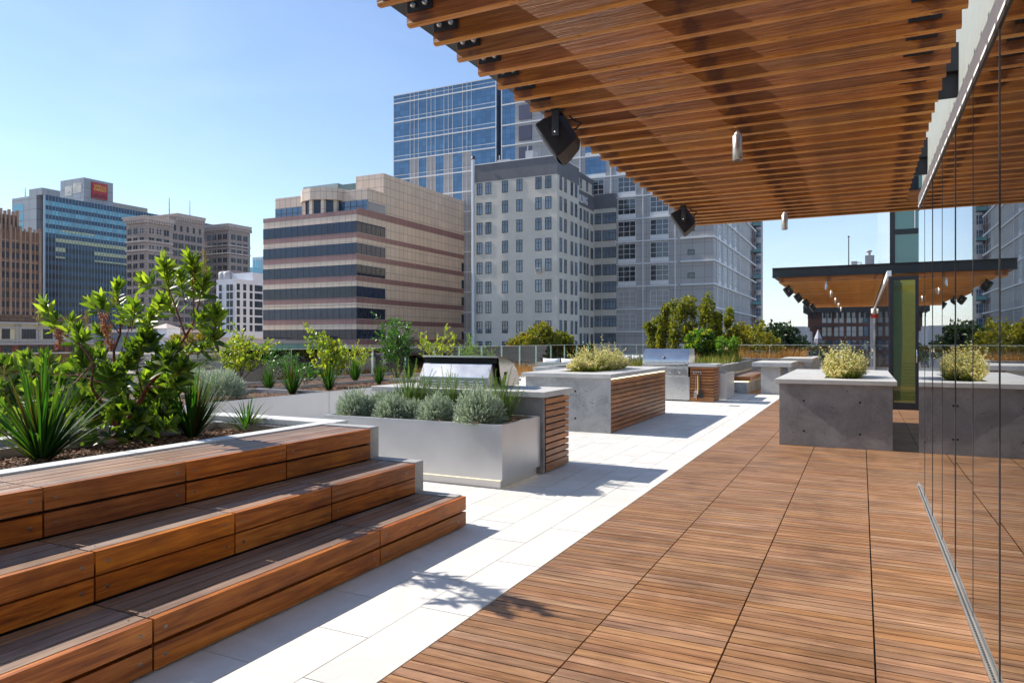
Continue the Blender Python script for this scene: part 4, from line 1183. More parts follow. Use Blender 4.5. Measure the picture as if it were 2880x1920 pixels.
def arbutus():
    e = empty('strawberry_tree', (-5.15, 3.62, .59), 'large broadleaf shrub with red bark and pink blossom clusters in the raised bed', 'tree')
    w = MB()
    def q(x, y, Y):
        k = max(0.0, 1120 - y) / 400 * .72 * min(1, max(0, (x - 150) / 250))
        return onY(x, y, Y - k)
    B0 = q(344, 1247, 3.62)
    limbs = [
        [(344, 1250, 3.62), (345, 1205, 3.62), (372, 1160, 3.64), (402, 1112, 3.70), (416, 1085, 3.74), (445, 1054, 3.76), (478, 1012, 3.80), (522, 946, 3.86), (545, 905, 3.9), (560, 850, 3.92)],
        [(335, 1235, 3.64), (322, 1140, 3.70), (332, 1097, 3.74), (322, 1030, 3.80), (320, 985, 3.80), (338, 940, 3.82), (340, 880, 3.86), (331, 830, 3.88)],
        [(335, 1210, 3.60), (300, 1150, 3.52), (281, 1126, 3.48), (257, 1089, 3.44), (262, 1019, 3.44), (232, 976, 3.42), (187, 945, 3.40), (150, 900, 3.38)],
        [(281, 1126, 3.48), (295, 1078, 3.55), (220, 1054, 3.50), (150, 1052, 3.42), (80, 1057, 3.32), (30, 1040, 3.25)],
        [(416, 1085, 3.74), (440, 1090, 3.60), (470, 1075, 3.50), (500, 1050, 3.45)],
        [(402, 1112, 3.70), (386, 1041, 3.72), (392, 990, 3.74), (388, 950, 3.76)],
        [(522, 946, 3.86), (500, 880, 3.80), (478, 820, 3.80), (462, 770, 3.80)],
        [(545, 905, 3.9), (545, 840, 3.88), (540, 780, 3.9), (548, 740, 3.9)],
        [(545, 905, 3.9), (580, 890, 3.84), (600, 870, 3.84)],
        [(478, 820, 3.80), (430, 800, 3.74), (405, 790, 3.72)],
        [(322, 1030, 3.8), (350, 965, 3.7), (370, 900, 3.66), (372, 860, 3.64)],
        [(338, 940, 3.82), (290, 880, 3.76), (258, 850, 3.72)],
        [(478, 1012, 3.80), (560, 990, 3.75), (600, 940, 3.72)],
        [(345, 1205, 3.62), (300, 1190, 3.5), (250, 1180, 3.4), (240, 1150, 3.36)],
        [(262, 1019, 3.44), (200, 1090, 3.3), (130, 1110, 3.15), (60, 1120, 3.0)],
    ]
    rads = [.036, .026, .022, .012, .012, .010, .011, .009, .007, .007, .008, .008, .008, .010, .010]
    tips = []
    for lb, r0 in zip(limbs, rads):
        pts = [q(*p_) for p_ in lb]
        n = len(pts)
        w.tube(pts, [max(.0025, r0 * .68 * (1 - .75 * i / (n - 1))) for i in range(n)], 8)
        tips.append(pts)
    w.build('trunk', bark_red, e)
    fo = MB(); tw = MB()
    def cluster(x, y, Y, dx, dy, dY, n=16, ln=1.0, L=.105, W=.040, br=0.0):
        a = q(x, y, Y); b_ = q(x + dx, y + dy, Y + dY)
        mid = a.lerp(b_, .5) + rv(.012)
        tw.tube([a, mid, b_], [.004, .003, .002], 5)
        twig_leaves(fo, [a, mid, b_], n, L * ln, W * ln, 0, .5, .1, br)
    # measured leaf masses: x, y, Y, twig vector
    C = [(545, 860, 3.9, 0, -120, .05, 30), (548, 790, 3.92, -14, -62, 0, 18), (560, 850, 3.9, 22, -70, .02, 18), (520, 850, 3.88, -14, -80, 0, 20),
         (478, 840, 3.8, -12, -90, 0, 24), (462, 780, 3.8, -4, -45, 0, 12), (500, 900, 3.8, -30, -60, .05, 18), (440, 805, 3.74, -32, -14, 0, 12),
         (540, 930, 3.85, 36, -40, 0, 16), (585, 905, 3.84, 22, -34, 0, 16), (600, 930, 3.8, 12, -40, 0, 14), (590, 960, 3.75, 14, -10, 0, 10),
         (331, 880, 3.88, -2, -80, 0, 24), (345, 920, 3.86, 20, -60, 0, 20), (310, 900, 3.82, -26, -60, 0, 20), (280, 880, 3.76, -24, -24, 0, 14),
         (370, 930, 3.7, 10, -70, 0, 22), (400, 950, 3.75, 26, -66, 0, 22), (430, 900, 3.8, 20, -50, 0, 18), (300, 960, 3.78, -24, -30, 0, 14),
         (170, 940, 3.4, -40, -60, 0, 22), (190, 950, 3.4, 10, -50, 0, 14), (225, 975, 3.42, -6, -44, 0, 14), (140, 890, 3.38, -14, -34, 0, 12), (205, 970, 3.4, 30, -20, .0, 12),
         (150, 1050, 3.42, -20, -40, 0, 14), (90, 1055, 3.34, -20, -50, 0, 22), (60, 1050, 3.3, -44, -30, 0, 16), (110, 1060, 3.3, 16, -50, 0, 16), (30, 1045, 3.25, -36, -30, 0, 14), (10, 1060, 3.2, -20, -30, 0, 14),
         (220, 1054, 3.5, 20, -40, 0, 16), (265, 1060, 3.5, -22, -44, 0, 16), (300, 1080, 3.5, 22, -30, 0, 16), (260, 1100, 3.4, -30, 10, 0, 14),
         (386, 1041, 3.72, -12, -50, 0, 20), (392, 1000, 3.74, 16, -50, 0, 20), (430, 1050, 3.7, 24, -50, 0, 20), (440, 1000, 3.75, -18, -60, 0, 18), (470, 1020, 3.78, 22, -40, 0, 16),
         (500, 1060, 3.5, 14, -30, 0, 18), (470, 1090, 3.5, 34, -20, 0, 18), (440, 1110, 3.55, 20, 10, 0, 16), (490, 1040, 3.5, -20, -30, 0, 14), (350, 1060, 3.6, 10, -46, 0, 18), (340, 1110, 3.5, -26, -20, 0, 16),
         (290, 1190, 3.45, -18, -20, 0, 14), (320, 1170, 3.45, 10, -24, 0, 14), (345, 1160, 3.4, 24, -10, 0, 14), (370, 1180, 3.42, 20, 0, 0, 12), (230, 1150, 3.35, -18, -24, 0, 14),
         (280, 1230, 3.5, -30, 0, 0, 12), (240, 1215, 3.5, -34, -10, 0, 12), (400, 1200, 3.6, 30, -6, 0, 14), (430, 1170, 3.6, 24, -14, 0, 14),
         (560, 990, 3.75, 24, -16, 0, 10), (535, 960, 3.8, 18, 20, 0, 8), (360, 1000, 3.76, 20, -34, 0, 16), (300, 1020, 3.7, -24, -24, 0, 16), (250, 1020, 3.5, -20, -30, 0, 12), (515, 975, 3.8, -10, 34, 0, 12)]
    for c in C: cluster(*c[:6], n=int(c[6] * 1.45), L=.128 if c[1] < 1000 else .145, W=.039 if c[1] < 1000 else .050, br=.5 if c[1] < 960 else 0)
    for i in range(150):   # the dense lower mass, deeper in the shrub
        x = R.uniform(-40, 500); y = R.uniform(1035 if x < 300 else 1080, 1215); Y = R.uniform(3.75, 4.3)
        cluster(x, y, Y, R.uniform(-26, 26), R.uniform(-40, 0), R.uniform(-.05, .05), n=18, L=.14, W=.062)
    for i in range(60):   # leaves hanging low over the mulch
        x = R.uniform(-60, 470); y = R.uniform(1150, 1245)
        cluster(x, y, R.uniform(3.3, 4.2), R.uniform(-30, 30), R.uniform(-20, 12), 0, n=14, L=.14, W=.05)
    fo.build('foliage', L_arb, e); tw.build('twigs', bark_red, e)
    for (x, y, Y, pinkish, n, sz) in ((168, 948, 3.36, 1, 130, .085), (110, 900, 3.34, 0, 60, .075), (292, 905, 3.6, 1, 110, .075), (303, 938, 3.6, 1, 110, .075), (312, 970, 3.62, 1, 50, .04),
                                  (243, 895, 3.6, 0, 50, .07), (575, 735, 3.9, 0, 50, .085), (12, 1045, 3.2, 0, 60, .06), (395, 800, 3.7, 0, 40, .07), (318, 835, 3.85, 0, 40, .06)):
        c = q(x, y, Y); m = MB()
        for i in range(n):
            t = R.random(); p_ = c + Vector((R.gauss(0, .25), R.gauss(0, .25), 0)) * sz * (1.1 - t * .6) + Vector((0, 0, sz * (.9 - 2.0 * t)))
            r_ = .0055 if pinkish else .0035
            m.lathe([(.001, -r_), (r_, -r_ * .2), (r_ * .8, r_ * .7), (.001, r_)], p_, 6, 0, 'z', rnd=R.random() * .9)
            if i % 4 == 0: m.tube([c + Vector((0, 0, sz * .9)), p_.lerp(c, .5) , p_], .0013, 4, 0, rnd=.9)
        m.build('blossom_cluster', blos if pinkish else blos_y, e)
arbutus()

def flax(loc, h, n, spread, label, group=None, W=.028, mat=None, seed=0, stiff=.5, name='flax_plant'):
    rs = random.Random(seed + 5); e = empty(name, loc, label, 'plant', group)
    m = MB(); X, Y, Z = loc
    for i in range(n):
        a = rs.uniform(0, 6.283); t = rs.random() ** .7
        tilt = t * spread
        d = Vector((math.cos(a) * math.sin(tilt), math.sin(a) * math.sin(tilt), math.cos(tilt)))
        p = Vector((X + math.cos(a) * .05 * t * h, Y + math.sin(a) * .05 * t * h, Z - .01))
        m.blade(p, d, h * rs.uniform(.6, 1.12) * (1 - .12 * t), W * rs.uniform(.6, 1.15), 0, rs.random() * .86 if rs.random() > .06 else .95, stiff * rs.uniform(.2, 1.5) * (.3 + t), 6)
    m.build('leaves', mat or L_flax, e)
    return e
flax(tuple(gz(118, 1292, .6)), .70, 190, .92, 'large dark flax plant nearest the camera in the raised bed', None, .024, None, 1)
flax(tuple(gz(540, 1228, .6)), .60, 150, .75, 'upright dark flax plant in the raised bed, right of the red trunk', None, .020, None, 2, .35)
flax(tuple(gz(695, 1211, .6)), .38, 60, 1.0, 'small drooping flax plant at the far corner of the raised bed', None, .018, None, 3, .9)
fx = flax(tuple(gz(823, 1108, .55)), .60, 95, .62, 'dark flax clump left of the planter seam on the long metal planter', 'dark flax clumps on the long planters', .022, None, 4, .3)
for (x, y, z_, s_, lab) in ((925, 1097, .55, .9, 'dark flax clump at the seam of the long metal planters, below the lime bush'), (755, 1098, .55, .75, 'narrow dark flax clump between the lime bush and the larger clump'),
                            (1000, 1072, .52, .95, 'dark flax clump right of the lime green bush'), (1067, 1080, .55, .75, 'reddish flax clump by the left end of the grill counter'), (1150, 1066, .52, .8, 'dark flax clump left of the open grill')):
    copy_tree(fx, gz(x, y, z_), lab, rz=R.uniform(0, 6), scale=(s_, s_, s_))
# low creeping leaves on the bed
def mound(name, loc, rx, rz_, n, mat, label, group, LW=(.03, .004), per=9, stemL=.5, seed=1, flat=.35, clumpy=0.0, cat='plant'):
    rs = random.Random(seed); e = empty(name, loc, label, cat, group); m = MB(); X, Y, Z = loc
    for i in range(n):
        a = rs.uniform(0, 6.283); el = math.asin(rs.uniform(-.08, 1)); 
        k = 1 + clumpy * math.sin(a * 3 + el * 4)
        tip = Vector((X + rx * k * math.cos(a) * math.cos(el), Y + rx * k * math.sin(a) * math.cos(el), Z + rz_ * k * (.12 + math.sin(el)) * rs.uniform(.86, 1.1)))
        base = Vector((X, Y, Z)).lerp(tip, stemL) - Vector((0, 0, .0))
        d = (tip - base); dn = (d.normalized() + Vector((0, 0, .35))).normalized()
        r0 = rs.random()
        for j in range(per):
            t = (j + .5) / per; p = base + d * t; b_ = rs.uniform(0, 6.283)
            o = Vector((math.cos(b_), math.sin(b_), .2)); o = (o - dn * o.dot(dn))
            dd = (o.normalized() * .8 + dn * (.7 + t)).normalized()
            sd = dd.cross(Vector((rs.uniform(-1, 1), rs.uniform(-1, 1), 1))).normalized()
            L = LW[0] * rs.uniform(.6, 1.2); W = LW[1]
            m.add([p - sd * W * .5, p + sd * W * .5, p + dd * L * .6 + sd * W * .6, p + dd * L, p + dd * L * .6 - sd * W * .6], [(0, 1, 2, 3, 4)], 0, min(.99, max(0, .25 * r0 + .35 * rs.random() + .35 * t)))
    m.build('foliage', mat, e)
    return e
lav = mound('lavender_bush', (onY(1000, 1, 6.17).x, 6.17, .565), .215, .27, 520, L_silver, 'silver grey lavender mound at the left end of the front planter', 'silver lavender mounds in the front planter', (.028, .0062), 12, .5, 3, clumpy=.07)
for (x_, y_, s_, lab) in ((onY(1070, 1, 6.42).x, 6.42, .9, 'silver lavender mound behind the leftmost one'), (onY(1103, 1, 6.14).x, 6.14, .92, 'silver lavender mound second from the left along the planter edge'), (onY(1160, 1, 6.20).x, 6.20, .72, 'small silver lavender mound squeezed between two larger ones'),
                          (onY(1226, 1, 6.14).x, 6.14, .95, 'silver lavender mound between two patches of bare mulch'), (onY(1348, 1, 6.14).x, 6.14, 1.22, 'largest silver lavender mound nearest the right corner of the front planter')):
    copy_tree(lav, (x_, y_, .565), lab, rz=R.uniform(0, 6), scale=(s_, s_, s_))
sb_ = gz(628, 1110, .56)
mound('silver_bush', (-8.35, sb_.y * 8.3 / abs(sb_.x), .56), .36, .36, 620, L_silver, 'large round silver grey bush on the long metal planter', None, (.06, .006), 10, .5, 8)
p_ = gz(545, 1100, .56); mound('silver_bush', (p_.x, p_.y, .56), .30, .36, 300, L_silver, 'smaller silver bush half hidden behind the strawberry tree', None, (.05, .006), 10, .5, 9)

def rosemary(loc, h, n, label, group, seed, lean=.35):
    rs = random.Random(seed); e = empty('rosemary_bush', loc, label, 'plant', group); m = MB(); s = MB(); X, Y, Z = loc
    for i in range(n):
        a = rs.uniform(0, 6.283); t_ = rs.random() ** .6 * lean; hh = h * rs.uniform(.5, 1.1) * (1.1 - t_ * .5)
        d = Vector((math.cos(a) * math.sin(t_), math.sin(a) * math.sin(t_), math.cos(t_)))
        p = Vector((X + rs.gauss(0, .06), Y + rs.gauss(0, .05), Z)); pts = [p]
        for k in range(5):
            d = (d + Vector((rs.uniform(-.16, .16), rs.uniform(-.16, .16), .10))).normalized(); pts.append(pts[-1] + d * hh / 5)
        s.tube(pts, [.0035, .003, .0028, .0022, .0018, .001], 4, cap=False)
        nn = int(hh / .006)
        for j in range(nn):
            t = j / nn * 5; k = min(4, int(t)); q_ = pts[k].lerp(pts[k + 1], t - k); ax = (pts[k + 1] - pts[k]).normalized()
            o = Quaternion(ax, j * 2.1) @ ax.orthogonal().normalized()
            for sg in (1, -1):
                dd = (o * sg + ax * .5).normalized(); L = .030 * rs.uniform(.7, 1.15) * (1.1 - .5 * j / nn); sd = dd.cross(ax).normalized() * .0038
                m.add([q_ - sd, q_ + sd, q_ + dd * L], [(0, 1, 2)], 0, rs.random())
    m.build('foliage', L_rose, e); s.build('stems', bark, e)
rosemary((onY(1150, 1, 6.6).x, 6.60, .56), .60, 70, 'tall upright rosemary bush at the left of the front planter', 'rosemary bushes in the front planter', 1, .6)
rosemary((onY(1255, 1, 6.62).x, 6.62, .56), .54, 62, 'upright rosemary bush in front of the open grill', 'rosemary bushes in the front planter', 2, .7)
rosemary((onY(1400, 1, 6.6).x, 6.60, .56), .56, 70, 'spreading rosemary bush at the right end of the front planter', 'rosemary bushes in the front planter', 3, .85)

def leafy(name, loc, h, r, n, mat, label, L, W, per=9, seed=1, cat='shrub', group=None, trunk=bark, spread=.6, nb=12, base=.3):
    rs = random.Random(seed); st = R.getstate(); R.seed(seed)
    e = empty(name, loc, label, cat, group); m = MB(); s = MB(); P = Vector(loc)
    for i in range(nb):
        a = rs.uniform(0, 6.283); t_ = rs.random() ** .6 * spread
        d = Vector((math.cos(a) * math.sin(t_), math.sin(a) * math.sin(t_), math.cos(t_)))
        hh = h * rs.uniform(.6, 1.08); pts = [P + Vector((rs.gauss(0, .03), rs.gauss(0, .03), 0))]
        for k in range(4):
            d = (d + Vector((rs.uniform(-.22, .22), rs.uniform(-.22, .22), .05))).normalized(); pts.append(pts[-1] + d * hh / 4)
        s.tube(pts, [.010 * h, .008 * h, .006 * h, .004 * h, .002 * h], 5)
        for j in range(int(n / nb / per)):
            t = rs.uniform(base, 1.0) * 4; k = min(3, int(t)); q_ = pts[k].lerp(pts[k + 1], t - k)
            b_ = rs.uniform(0, 6.283); dd = Vector((math.cos(b_), math.sin(b_), rs.uniform(.1, 1.1))).normalized()
            if j < 2: q_ = pts[3]; dd = d
            ln = r * rs.uniform(.3, .62)
            s.tube([q_, q_ + dd * ln], .0022 * h, 4, cap=False)
            twig_leaves(m, [q_, q_ + dd * ln], per, L, W, 0, .3, .2)
    m.build('foliage', mat, e); s.build('stems', trunk, e)
    R.setstate(st)
    return e
p_ = gz(675, 1078, .55); leafy('lime_bush', (p_.x, p_.y, .55), 1.05, .55, 1100, L_lime, 'lime green leafy bush behind the round silver bush', .085, .048, 9, 21, nb=12, spread=.75)
p_ = gz(925, 1088, .55); leafy('lime_bush', (p_.x, p_.y, .55), 1.02, .50, 900, L_lime, 'bright yellow green bush behind the flax clump at the planter seam', .10, .058, 8, 22, nb=9, spread=.6)
p_ = gz(1115, 1068, .5); leafy('mock_orange', (p_.x, p_.y, .5), 1.32, .5, 1800, L_green, 'glossy green shrub left of the open grill', .10, .036, 9, 23, nb=12, spread=.5)
p_ = gz(1235, 1040, .5); leafy('lime_bush', (p_.x, p_.y, .5), 1.5, .6, 900, L_lime, 'yellowing bush showing just above the open grill lid', .09, .05, 9, 24, nb=12, spread=.9)
# shrubs growing through the counters
def varshrub(loc, rx, ry, h, n, label, seed):
    rs = random.Random(seed); e = empty('variegated_shrub', loc, label, 'shrub', None); m = MB(); g = MB(); s = MB(); P = Vector(loc)
    for i in range(n):
        a = rs.uniform(0, 6.283); rr_ = math.sqrt(rs.random()); hh = h * (1 - .5 * rr_ ** 2) * rs.uniform(.5, 1.1) * (.86 + .22 * math.sin(a * 2.3 + rr_ * 7 + seed) + .14 * math.sin(a * 5.1 + 2 * seed))
        b0 = P + Vector((rx * rr_ * .55 * math.cos(a), ry * rr_ * .75 * math.sin(a), 0))
        b1 = P + Vector((rx * rr_ * math.cos(a), ry * rr_ * math.sin(a), hh))
        if rs.random() < .14: b1.z += .22 * h * 2 * rs.random(); b1.x += rs.uniform(-.08, .08); b1.y += rs.uniform(-.08, .08)
        s.tube([b0, b0.lerp(b1, .6) + Vector((0, 0, .02)), b1], .0016, 3, cap=False)
        for j in range(11):
            t = .25 + .75 * j / 10; q_ = b0.lerp(b1, t); tgt = m if (t > .62 or rs.random() < .25) else g
            bb = rs.uniform(0, 6.283); dd = Vector((math.cos(bb), math.sin(bb), rs.uniform(0, .9))).normalized()
            L = .034 * rs.uniform(.7, 1.2); W = .0125
            sd = dd.cross(Vector((rs.uniform(-1, 1), rs.uniform(-1, 1), 1))).normalized()
            tgt.add([q_, q_ + dd * L * .45 + sd * W, q_ + dd * L, q_ + dd * L * .45 - sd * W], [(0, 1, 2, 3)], 0, min(.99, rs.random() * .7 + .3 * t))
    m.build('variegated_foliage', L_var, e); g.build('green_foliage', L_lime, e); s.build('stems', L_rose, e)
varshrub((-.22, BH[2] + .45, .85), .30, .62, .44, 850, 'cream and green variegated shrub growing from the dark concrete counter', 1)
varshrub((-4.12, 11.85, .85), .44, 1.15, .40, 1500, 'yellow and cream shrub growing along the top of the pale concrete bar', 2)

p_ = gz(860, 1085, .55); leafy('low_shrub', (p_.x, p_.y, .55), .42, .34, 500, L_green, 'low green shrub between the flax clumps on the long metal planter', .06, .026, 8, 61, nb=10, spread=1.1)
p_ = gz(1000, 1052, .5); leafy('low_shrub', (p_.x, p_.y, .5), .75, .5, 800, L_lime, 'leafy shrub by the railing between the yellow green bush and the mock orange', .07, .034, 8, 62, nb=12, spread=1.0)
p_ = gz(780, 1062, .5); leafy('low_shrub', (p_.x, p_.y, .5), .70, .5, 800, L_green, 'leafy green shrub by the railing right of the lime green bush', .07, .030, 8, 63, nb=12, spread=1.0)
p_ = gz(1330, 1040, .5); leafy('low_shrub', (p_.x, p_.y, .5), 1.0, .6, 900, L_rose, 'soft green shrub beside the railing behind the open grill', .07, .024, 8, 64, nb=12, spread=1.0)
# trees
def tree(loc, h, crown, n, mat, label, leaf, seed, group=None, trunk_r=.08, lobes=9, zc=.62, name='tree', mat2=None, upright=False):
    """trunk, limbs, and a crown of leaf sprays gathered on uneven lobes"""
    rs = random.Random(seed); e = empty(name, loc, label, 'tree', group); P = Vector(loc)
    w = MB(); m = MB(); m2 = MB()
    top = P + Vector((0, 0, h * .42)); w.tube([P, P.lerp(top, .5) + Vector((rs.uniform(-.05, .05), 0, 0)), top], [trunk_r, trunk_r * .8, trunk_r * .65], 8)
    cz = P.z + h * zc; rx, rz_ = crown
    for i in range(lobes):
        a = i * 2.4 + rs.uniform(-.4, .4); k = rs.uniform(.15, .78)
        zz = rs.uniform(-.75, .85) if i else .9
        if i == 1: zz = .95; k = .3
        if upright: zz = (.92 - .12 * (i % 4)) if i < 4 else -.9 + 1.3 * (i - 4) / max(1, lobes - 4); a = (i % 4) * 1.7 + .4; k = .62 if i < 4 else .75 - .2 * zz
        c = Vector((P.x + rx * k * math.cos(a) * math.sqrt(max(.1, 1 - .6 * zz * zz)), P.y + rx * k * math.sin(a), cz + rz_ * .72 * zz))
        lr = rx * rs.uniform(.22, .36) * (.72 if upright else 1)
        w.tube([top, top.lerp(c, .5) + Vector((0, 0, -.06 * h * .3)), c], [trunk_r * .5, trunk_r * .3, trunk_r * .1], 6)
        for j in range(int(n / lobes)):
            v = Vector((rs.gauss(0, 1), rs.gauss(0, 1), rs.gauss(0, 1))).normalized() * lr * (.35 + .75 * rs.random())
            v.z *= (2.0 if upright else 1.25); p = c + v
            o = v.normalized(); nl = rs.randint(3, 5); r0 = rs.random()
            tgt = m2 if (mat2 and rs.random() < .35) else m
            for q in range(nl):
                d = (o * .6 + Vector((rs.uniform(-1, 1), rs.uniform(-1, 1), rs.uniform(-.8, 1)))).normalized()
                L = leaf * rs.uniform(.7, 1.2); sd = d.cross(Vector((rs.uniform(-1, 1), rs.uniform(-1, 1), rs.uniform(-1, 1)))).normalized() * L * .33
                nn_ = d.cross(sd).normalized() * L * .1
                tgt.add([p, p + d * L * .45 + sd + nn_, p + d * L, p + d * L * .45 - sd + nn_], [(0, 1, 2), (0, 2, 3)], 0, min(.99, max(0, r0 * .6 + rs.random() * .4)))
    m.build('crown', mat, e)
    if mat2 and m2.v: m2.build('young_growth', mat2, e)
    w.build('trunk', bark, e)
    return e
def tree_at(x, ytop, ybase_z, Y, crown, n, mat, label, leaf, seed, **k):
    t_ = onY(x, ytop, Y); return tree((t_.x, Y, ybase_z), t_.z - ybase_z, crown, n, mat, label, leaf, seed, **k)
# tall shrubby tree left and right stems behind the far grill
tree_at(1955, 852, .55, 24.6, (.95, 1.15), 2400, L_tree, 'tallest bronze green tree with upright limbs behind the far grill', .085, 31, lobes=13, zc=.60, trunk_r=.05, upright=True)
tree_at(1902, 852, .55, 25.3, (.75, 1.1), 1700, L_tree, 'bronze green tree just left of the tallest one behind the far grill', .085, 32, lobes=11, zc=.62, trunk_r=.05, upright=True)
tree_at(1848, 905, .55, 25.8, (.75, .8), 1500, L_tree, 'lower bronze tree at the left of the group behind the far grill', .085, 33, lobes=11, zc=.6, trunk_r=.045)
tree_at(2030, 880, .55, 26.0, (.62, .95), 1300, L_tree, 'slim bronze tree at the right of the group behind the far grill', .085, 34, lobes=10, zc=.6, trunk_r=.045, upright=True)
tree_at(1965, 945, .55, 23.2, (.60, .55), 1100, L_green, 'fresh green leafy tree in front of the bronze trees', .10, 35, lobes=11, zc=.62, trunk_r=.04, mat2=L_lime)
tree_at(2035, 962, .55, 23.0, (.50, .45), 900, L_rose, 'feathery grey green shrub right of the fresh green tree', .07, 36, lobes=9, zc=.6, trunk_r=.03)
tree_at(2088, 922, -8, 52, (2.6, 2.2), 2000, L_yel, 'yellow green tree beyond the far railing, between the bronze group and the dark tree', .26, 37, lobes=13, zc=.80, trunk_r=.15)
tree_at(2125, 945, -8, 56, (2.2, 1.8), 1300, L_yel, 'smaller yellow green tree beyond the railing beside the dark tree', .26, 38, lobes=11, zc=.82, trunk_r=.15)
tree_at(2185, 925, -10, 75, (3.4, 3.0), 1600, L_dark, 'dark green tree beyond the railing with a jagged outline', .36, 39, lobes=12, zc=.80, trunk_r=.2)
tree_at(2150, 940, -10, 82, (3.4, 2.4), 1200, L_dark, 'dark green tree left of the jagged one', .36, 40, lobes=11, zc=.82, trunk_r=.2)
tree_at(2306, 970, -8, 60, (1.2, 1.6), 400, L_dark, 'thin dark shrub in front of the brown brick building', .2, 41, lobes=8, zc=.85, trunk_r=.1)
tree_at(1520, 920, -6, 56, (2.7, 2.3), 2400, L_yel, 'rounded yellow green tree above the railing in front of the grey building', .26, 42, lobes=14, zc=.76, trunk_r=.15, mat2=L_tree)
tree_at(1578, 940, -6, 58, (1.6, 1.8), 1000, L_tree, 'smaller tree at the right shoulder of the rounded yellow green tree', .26, 43, lobes=9, zc=.80, trunk_r=.12)
tree_at(1472, 955, -6, 55, (1.8, 1.4), 1100, L_yel, 'smaller tree at the left shoulder of the rounded yellow green tree', .26, 44, lobes=9, zc=.84, trunk_r=.12)
tree_at(1435, 985, -6, 50, (1.3, 1.0), 600, L_red, 'small red leaved tree seen through the railing right of the open grill', .24, 45, lobes=8, zc=.86, trunk_r=.1)
tree_at(560, 940, -14, 80, (3.2, 2.4), 900, L_yel, 'yellowing tree in front of the white roofed building', .4, 46, lobes=9, zc=.86, trunk_r=.2)
tree_at(490, 945, -14, 82, (2.6, 2.0), 700, L_yel, 'small yellowing tree left of the other yellowing tree', .4, 47, lobes=8, zc=.88, trunk_r=.2)
tree_at(278, 970, -14, 85, (2.2, 2.8), 600, L_yel, 'yellow tree in front of the dark arched building', .4, 48, lobes=8, zc=.86, trunk_r=.2)
tree_at(600, 1020, -14, 62, (3.4, 3.0), 1200, L_tree, 'green tree seen through the left railing', .4, 49, lobes=10, zc=.8, trunk_r=.2)

# grasses
def grass(name, x0, x1, y0, y1, z, h, n, mat, label, W=.012, seed=5, bend=.9):
    rs = random.Random(seed); m = MB()
    for i in range(n):
        cx, cy = rs.uniform(x0, x1), rs.uniform(y0, y1)
        hk = .62 + .5 * (.5 + .5 * math.sin(cx * 2.1 + 1.3 * math.sin(cy * 1.7) + seed)) * rs.uniform(.7, 1.1)
        for k in range(5):
            a = rs.uniform(0, 6.28); t_ = rs.uniform(.05, .6)
            m.blade((cx, cy, z), (math.cos(a) * math.sin(t_), math.sin(a) * math.sin(t_), math.cos(t_)), h * hk * rs.uniform(.45, 1.1), W, 0, rs.random(), bend * rs.random(), 3)
    o = m.build(name, mat); tag(o, label, 'grass', None, 'stuff'); return o
grass('tawny_grass', -7.5, -1.9, 26.9, 29.5, .66, .50, 800, L_tawny, 'tawny orange feather grass filling the far concrete planter', .011, 6, .7)
grass('green_grass', -5.6, -3.55, 18.3, 21.5, .58, .48, 900, L_grass, 'green and yellow grass mounds behind the slatted cabinet', .014, 7, 1.2)
grass('green_grass', -4.6, -3.5, 21.5, 24, .58, .5, 500, L_grass, 'yellow green grass behind the ribbed wall of the slatted bench', .014, 8, 1.2)
grass('dry_grass', -13.6, -11.4, 15.5, 32, .0, .5, 1300, L_tawny, 'pale dry grass along the left railing beyond the metal planters', .012, 9, .8)
# ------------------------------------------------------------------ the city beyond
G_blue = darkglass('office_glass', (.018, .028, .055), .05, .5, .5, .03, 1.45)
G_curt = darkglass('curtain_glass', (.035, .10, .20), .06, 1.0, .35, .12)
G_old = darkglass('old_window_glass', (.03, .035, .045), .12, .4, .7, .1, 1.45)
G_sky = darkglass('reflective_window', (.10, .14, .19), .04, 1.0, .6, .2)
frameD = plain('dark_frame', (.03, .032, .036), .5, 0, .1)
frameW = plain('white_trim', (.70, .71, .72), .5, 0, .05, .5)
greyp = plain('grey_cladding', (.40, .40, .41), .5, 0, .10, .3)
PROTO = {}
def win_mesh(key, w, h, glass, frame, vb=1, hb=0, arch=False, fd=.06, fw=.07, hpos=None):
    """one window, facing -Y, origin at the middle of its sill"""
    if key in PROTO: return PROTO[key]
    m = MB()
    def outline(w_, h_):
        if not arch: return [(-w_ / 2, 0), (w_ / 2, 0), (w_ / 2, h_), (-w_ / 2, h_)]
        r_ = w_ / 2; return [(-r_, 0), (r_, 0)] + [(r_ * math.cos(math.pi * i / 8), h_ - r_ + r_ * math.sin(math.pi * i / 8)) for i in range(9)]
    if arch:
        m.prism(outline(w, h), 'y', -.03, 0, 1)
        o2 = [(x, z + fw) for x, z in outline(w - 2 * fw, h - 2 * fw)]; m.prism(o2, 'y', -.045, -.0301, 0, rnd=0)
    else:
        m.box(-w / 2 + .01, w / 2 - .01, -.02, 0, .01, h - .01, 0, rnd=0)
        m.box(-w / 2, w / 2, -fd, -.0, 0, fw, 1); m.box(-w / 2, w / 2, -fd, 0, h - fw, h, 1)
        m.box(-w / 2, -w / 2 + fw, -fd, 0, fw, h - fw, 1); m.box(w / 2 - fw, w / 2, -fd, 0, fw, h - fw, 1)
    for i in range(vb):
        x = -w / 2 + w * (i + 1) / (vb + 1); m.box(x - fw * .4, x + fw * .4, -fd - .003, -.02, fw, h - fw * (1 if not arch else 1.3), 1)
    for i in range(hb):
        z = (hpos[i] * h) if hpos else h * (i + 1) / (hb + 1); m.box(-w / 2 + fw, w / 2 - fw, -fd - .006, -.02, z - fw * .4, z + fw * .4, 1)
    PROTO[key] = (m, glass, frame)
    return PROTO[key]
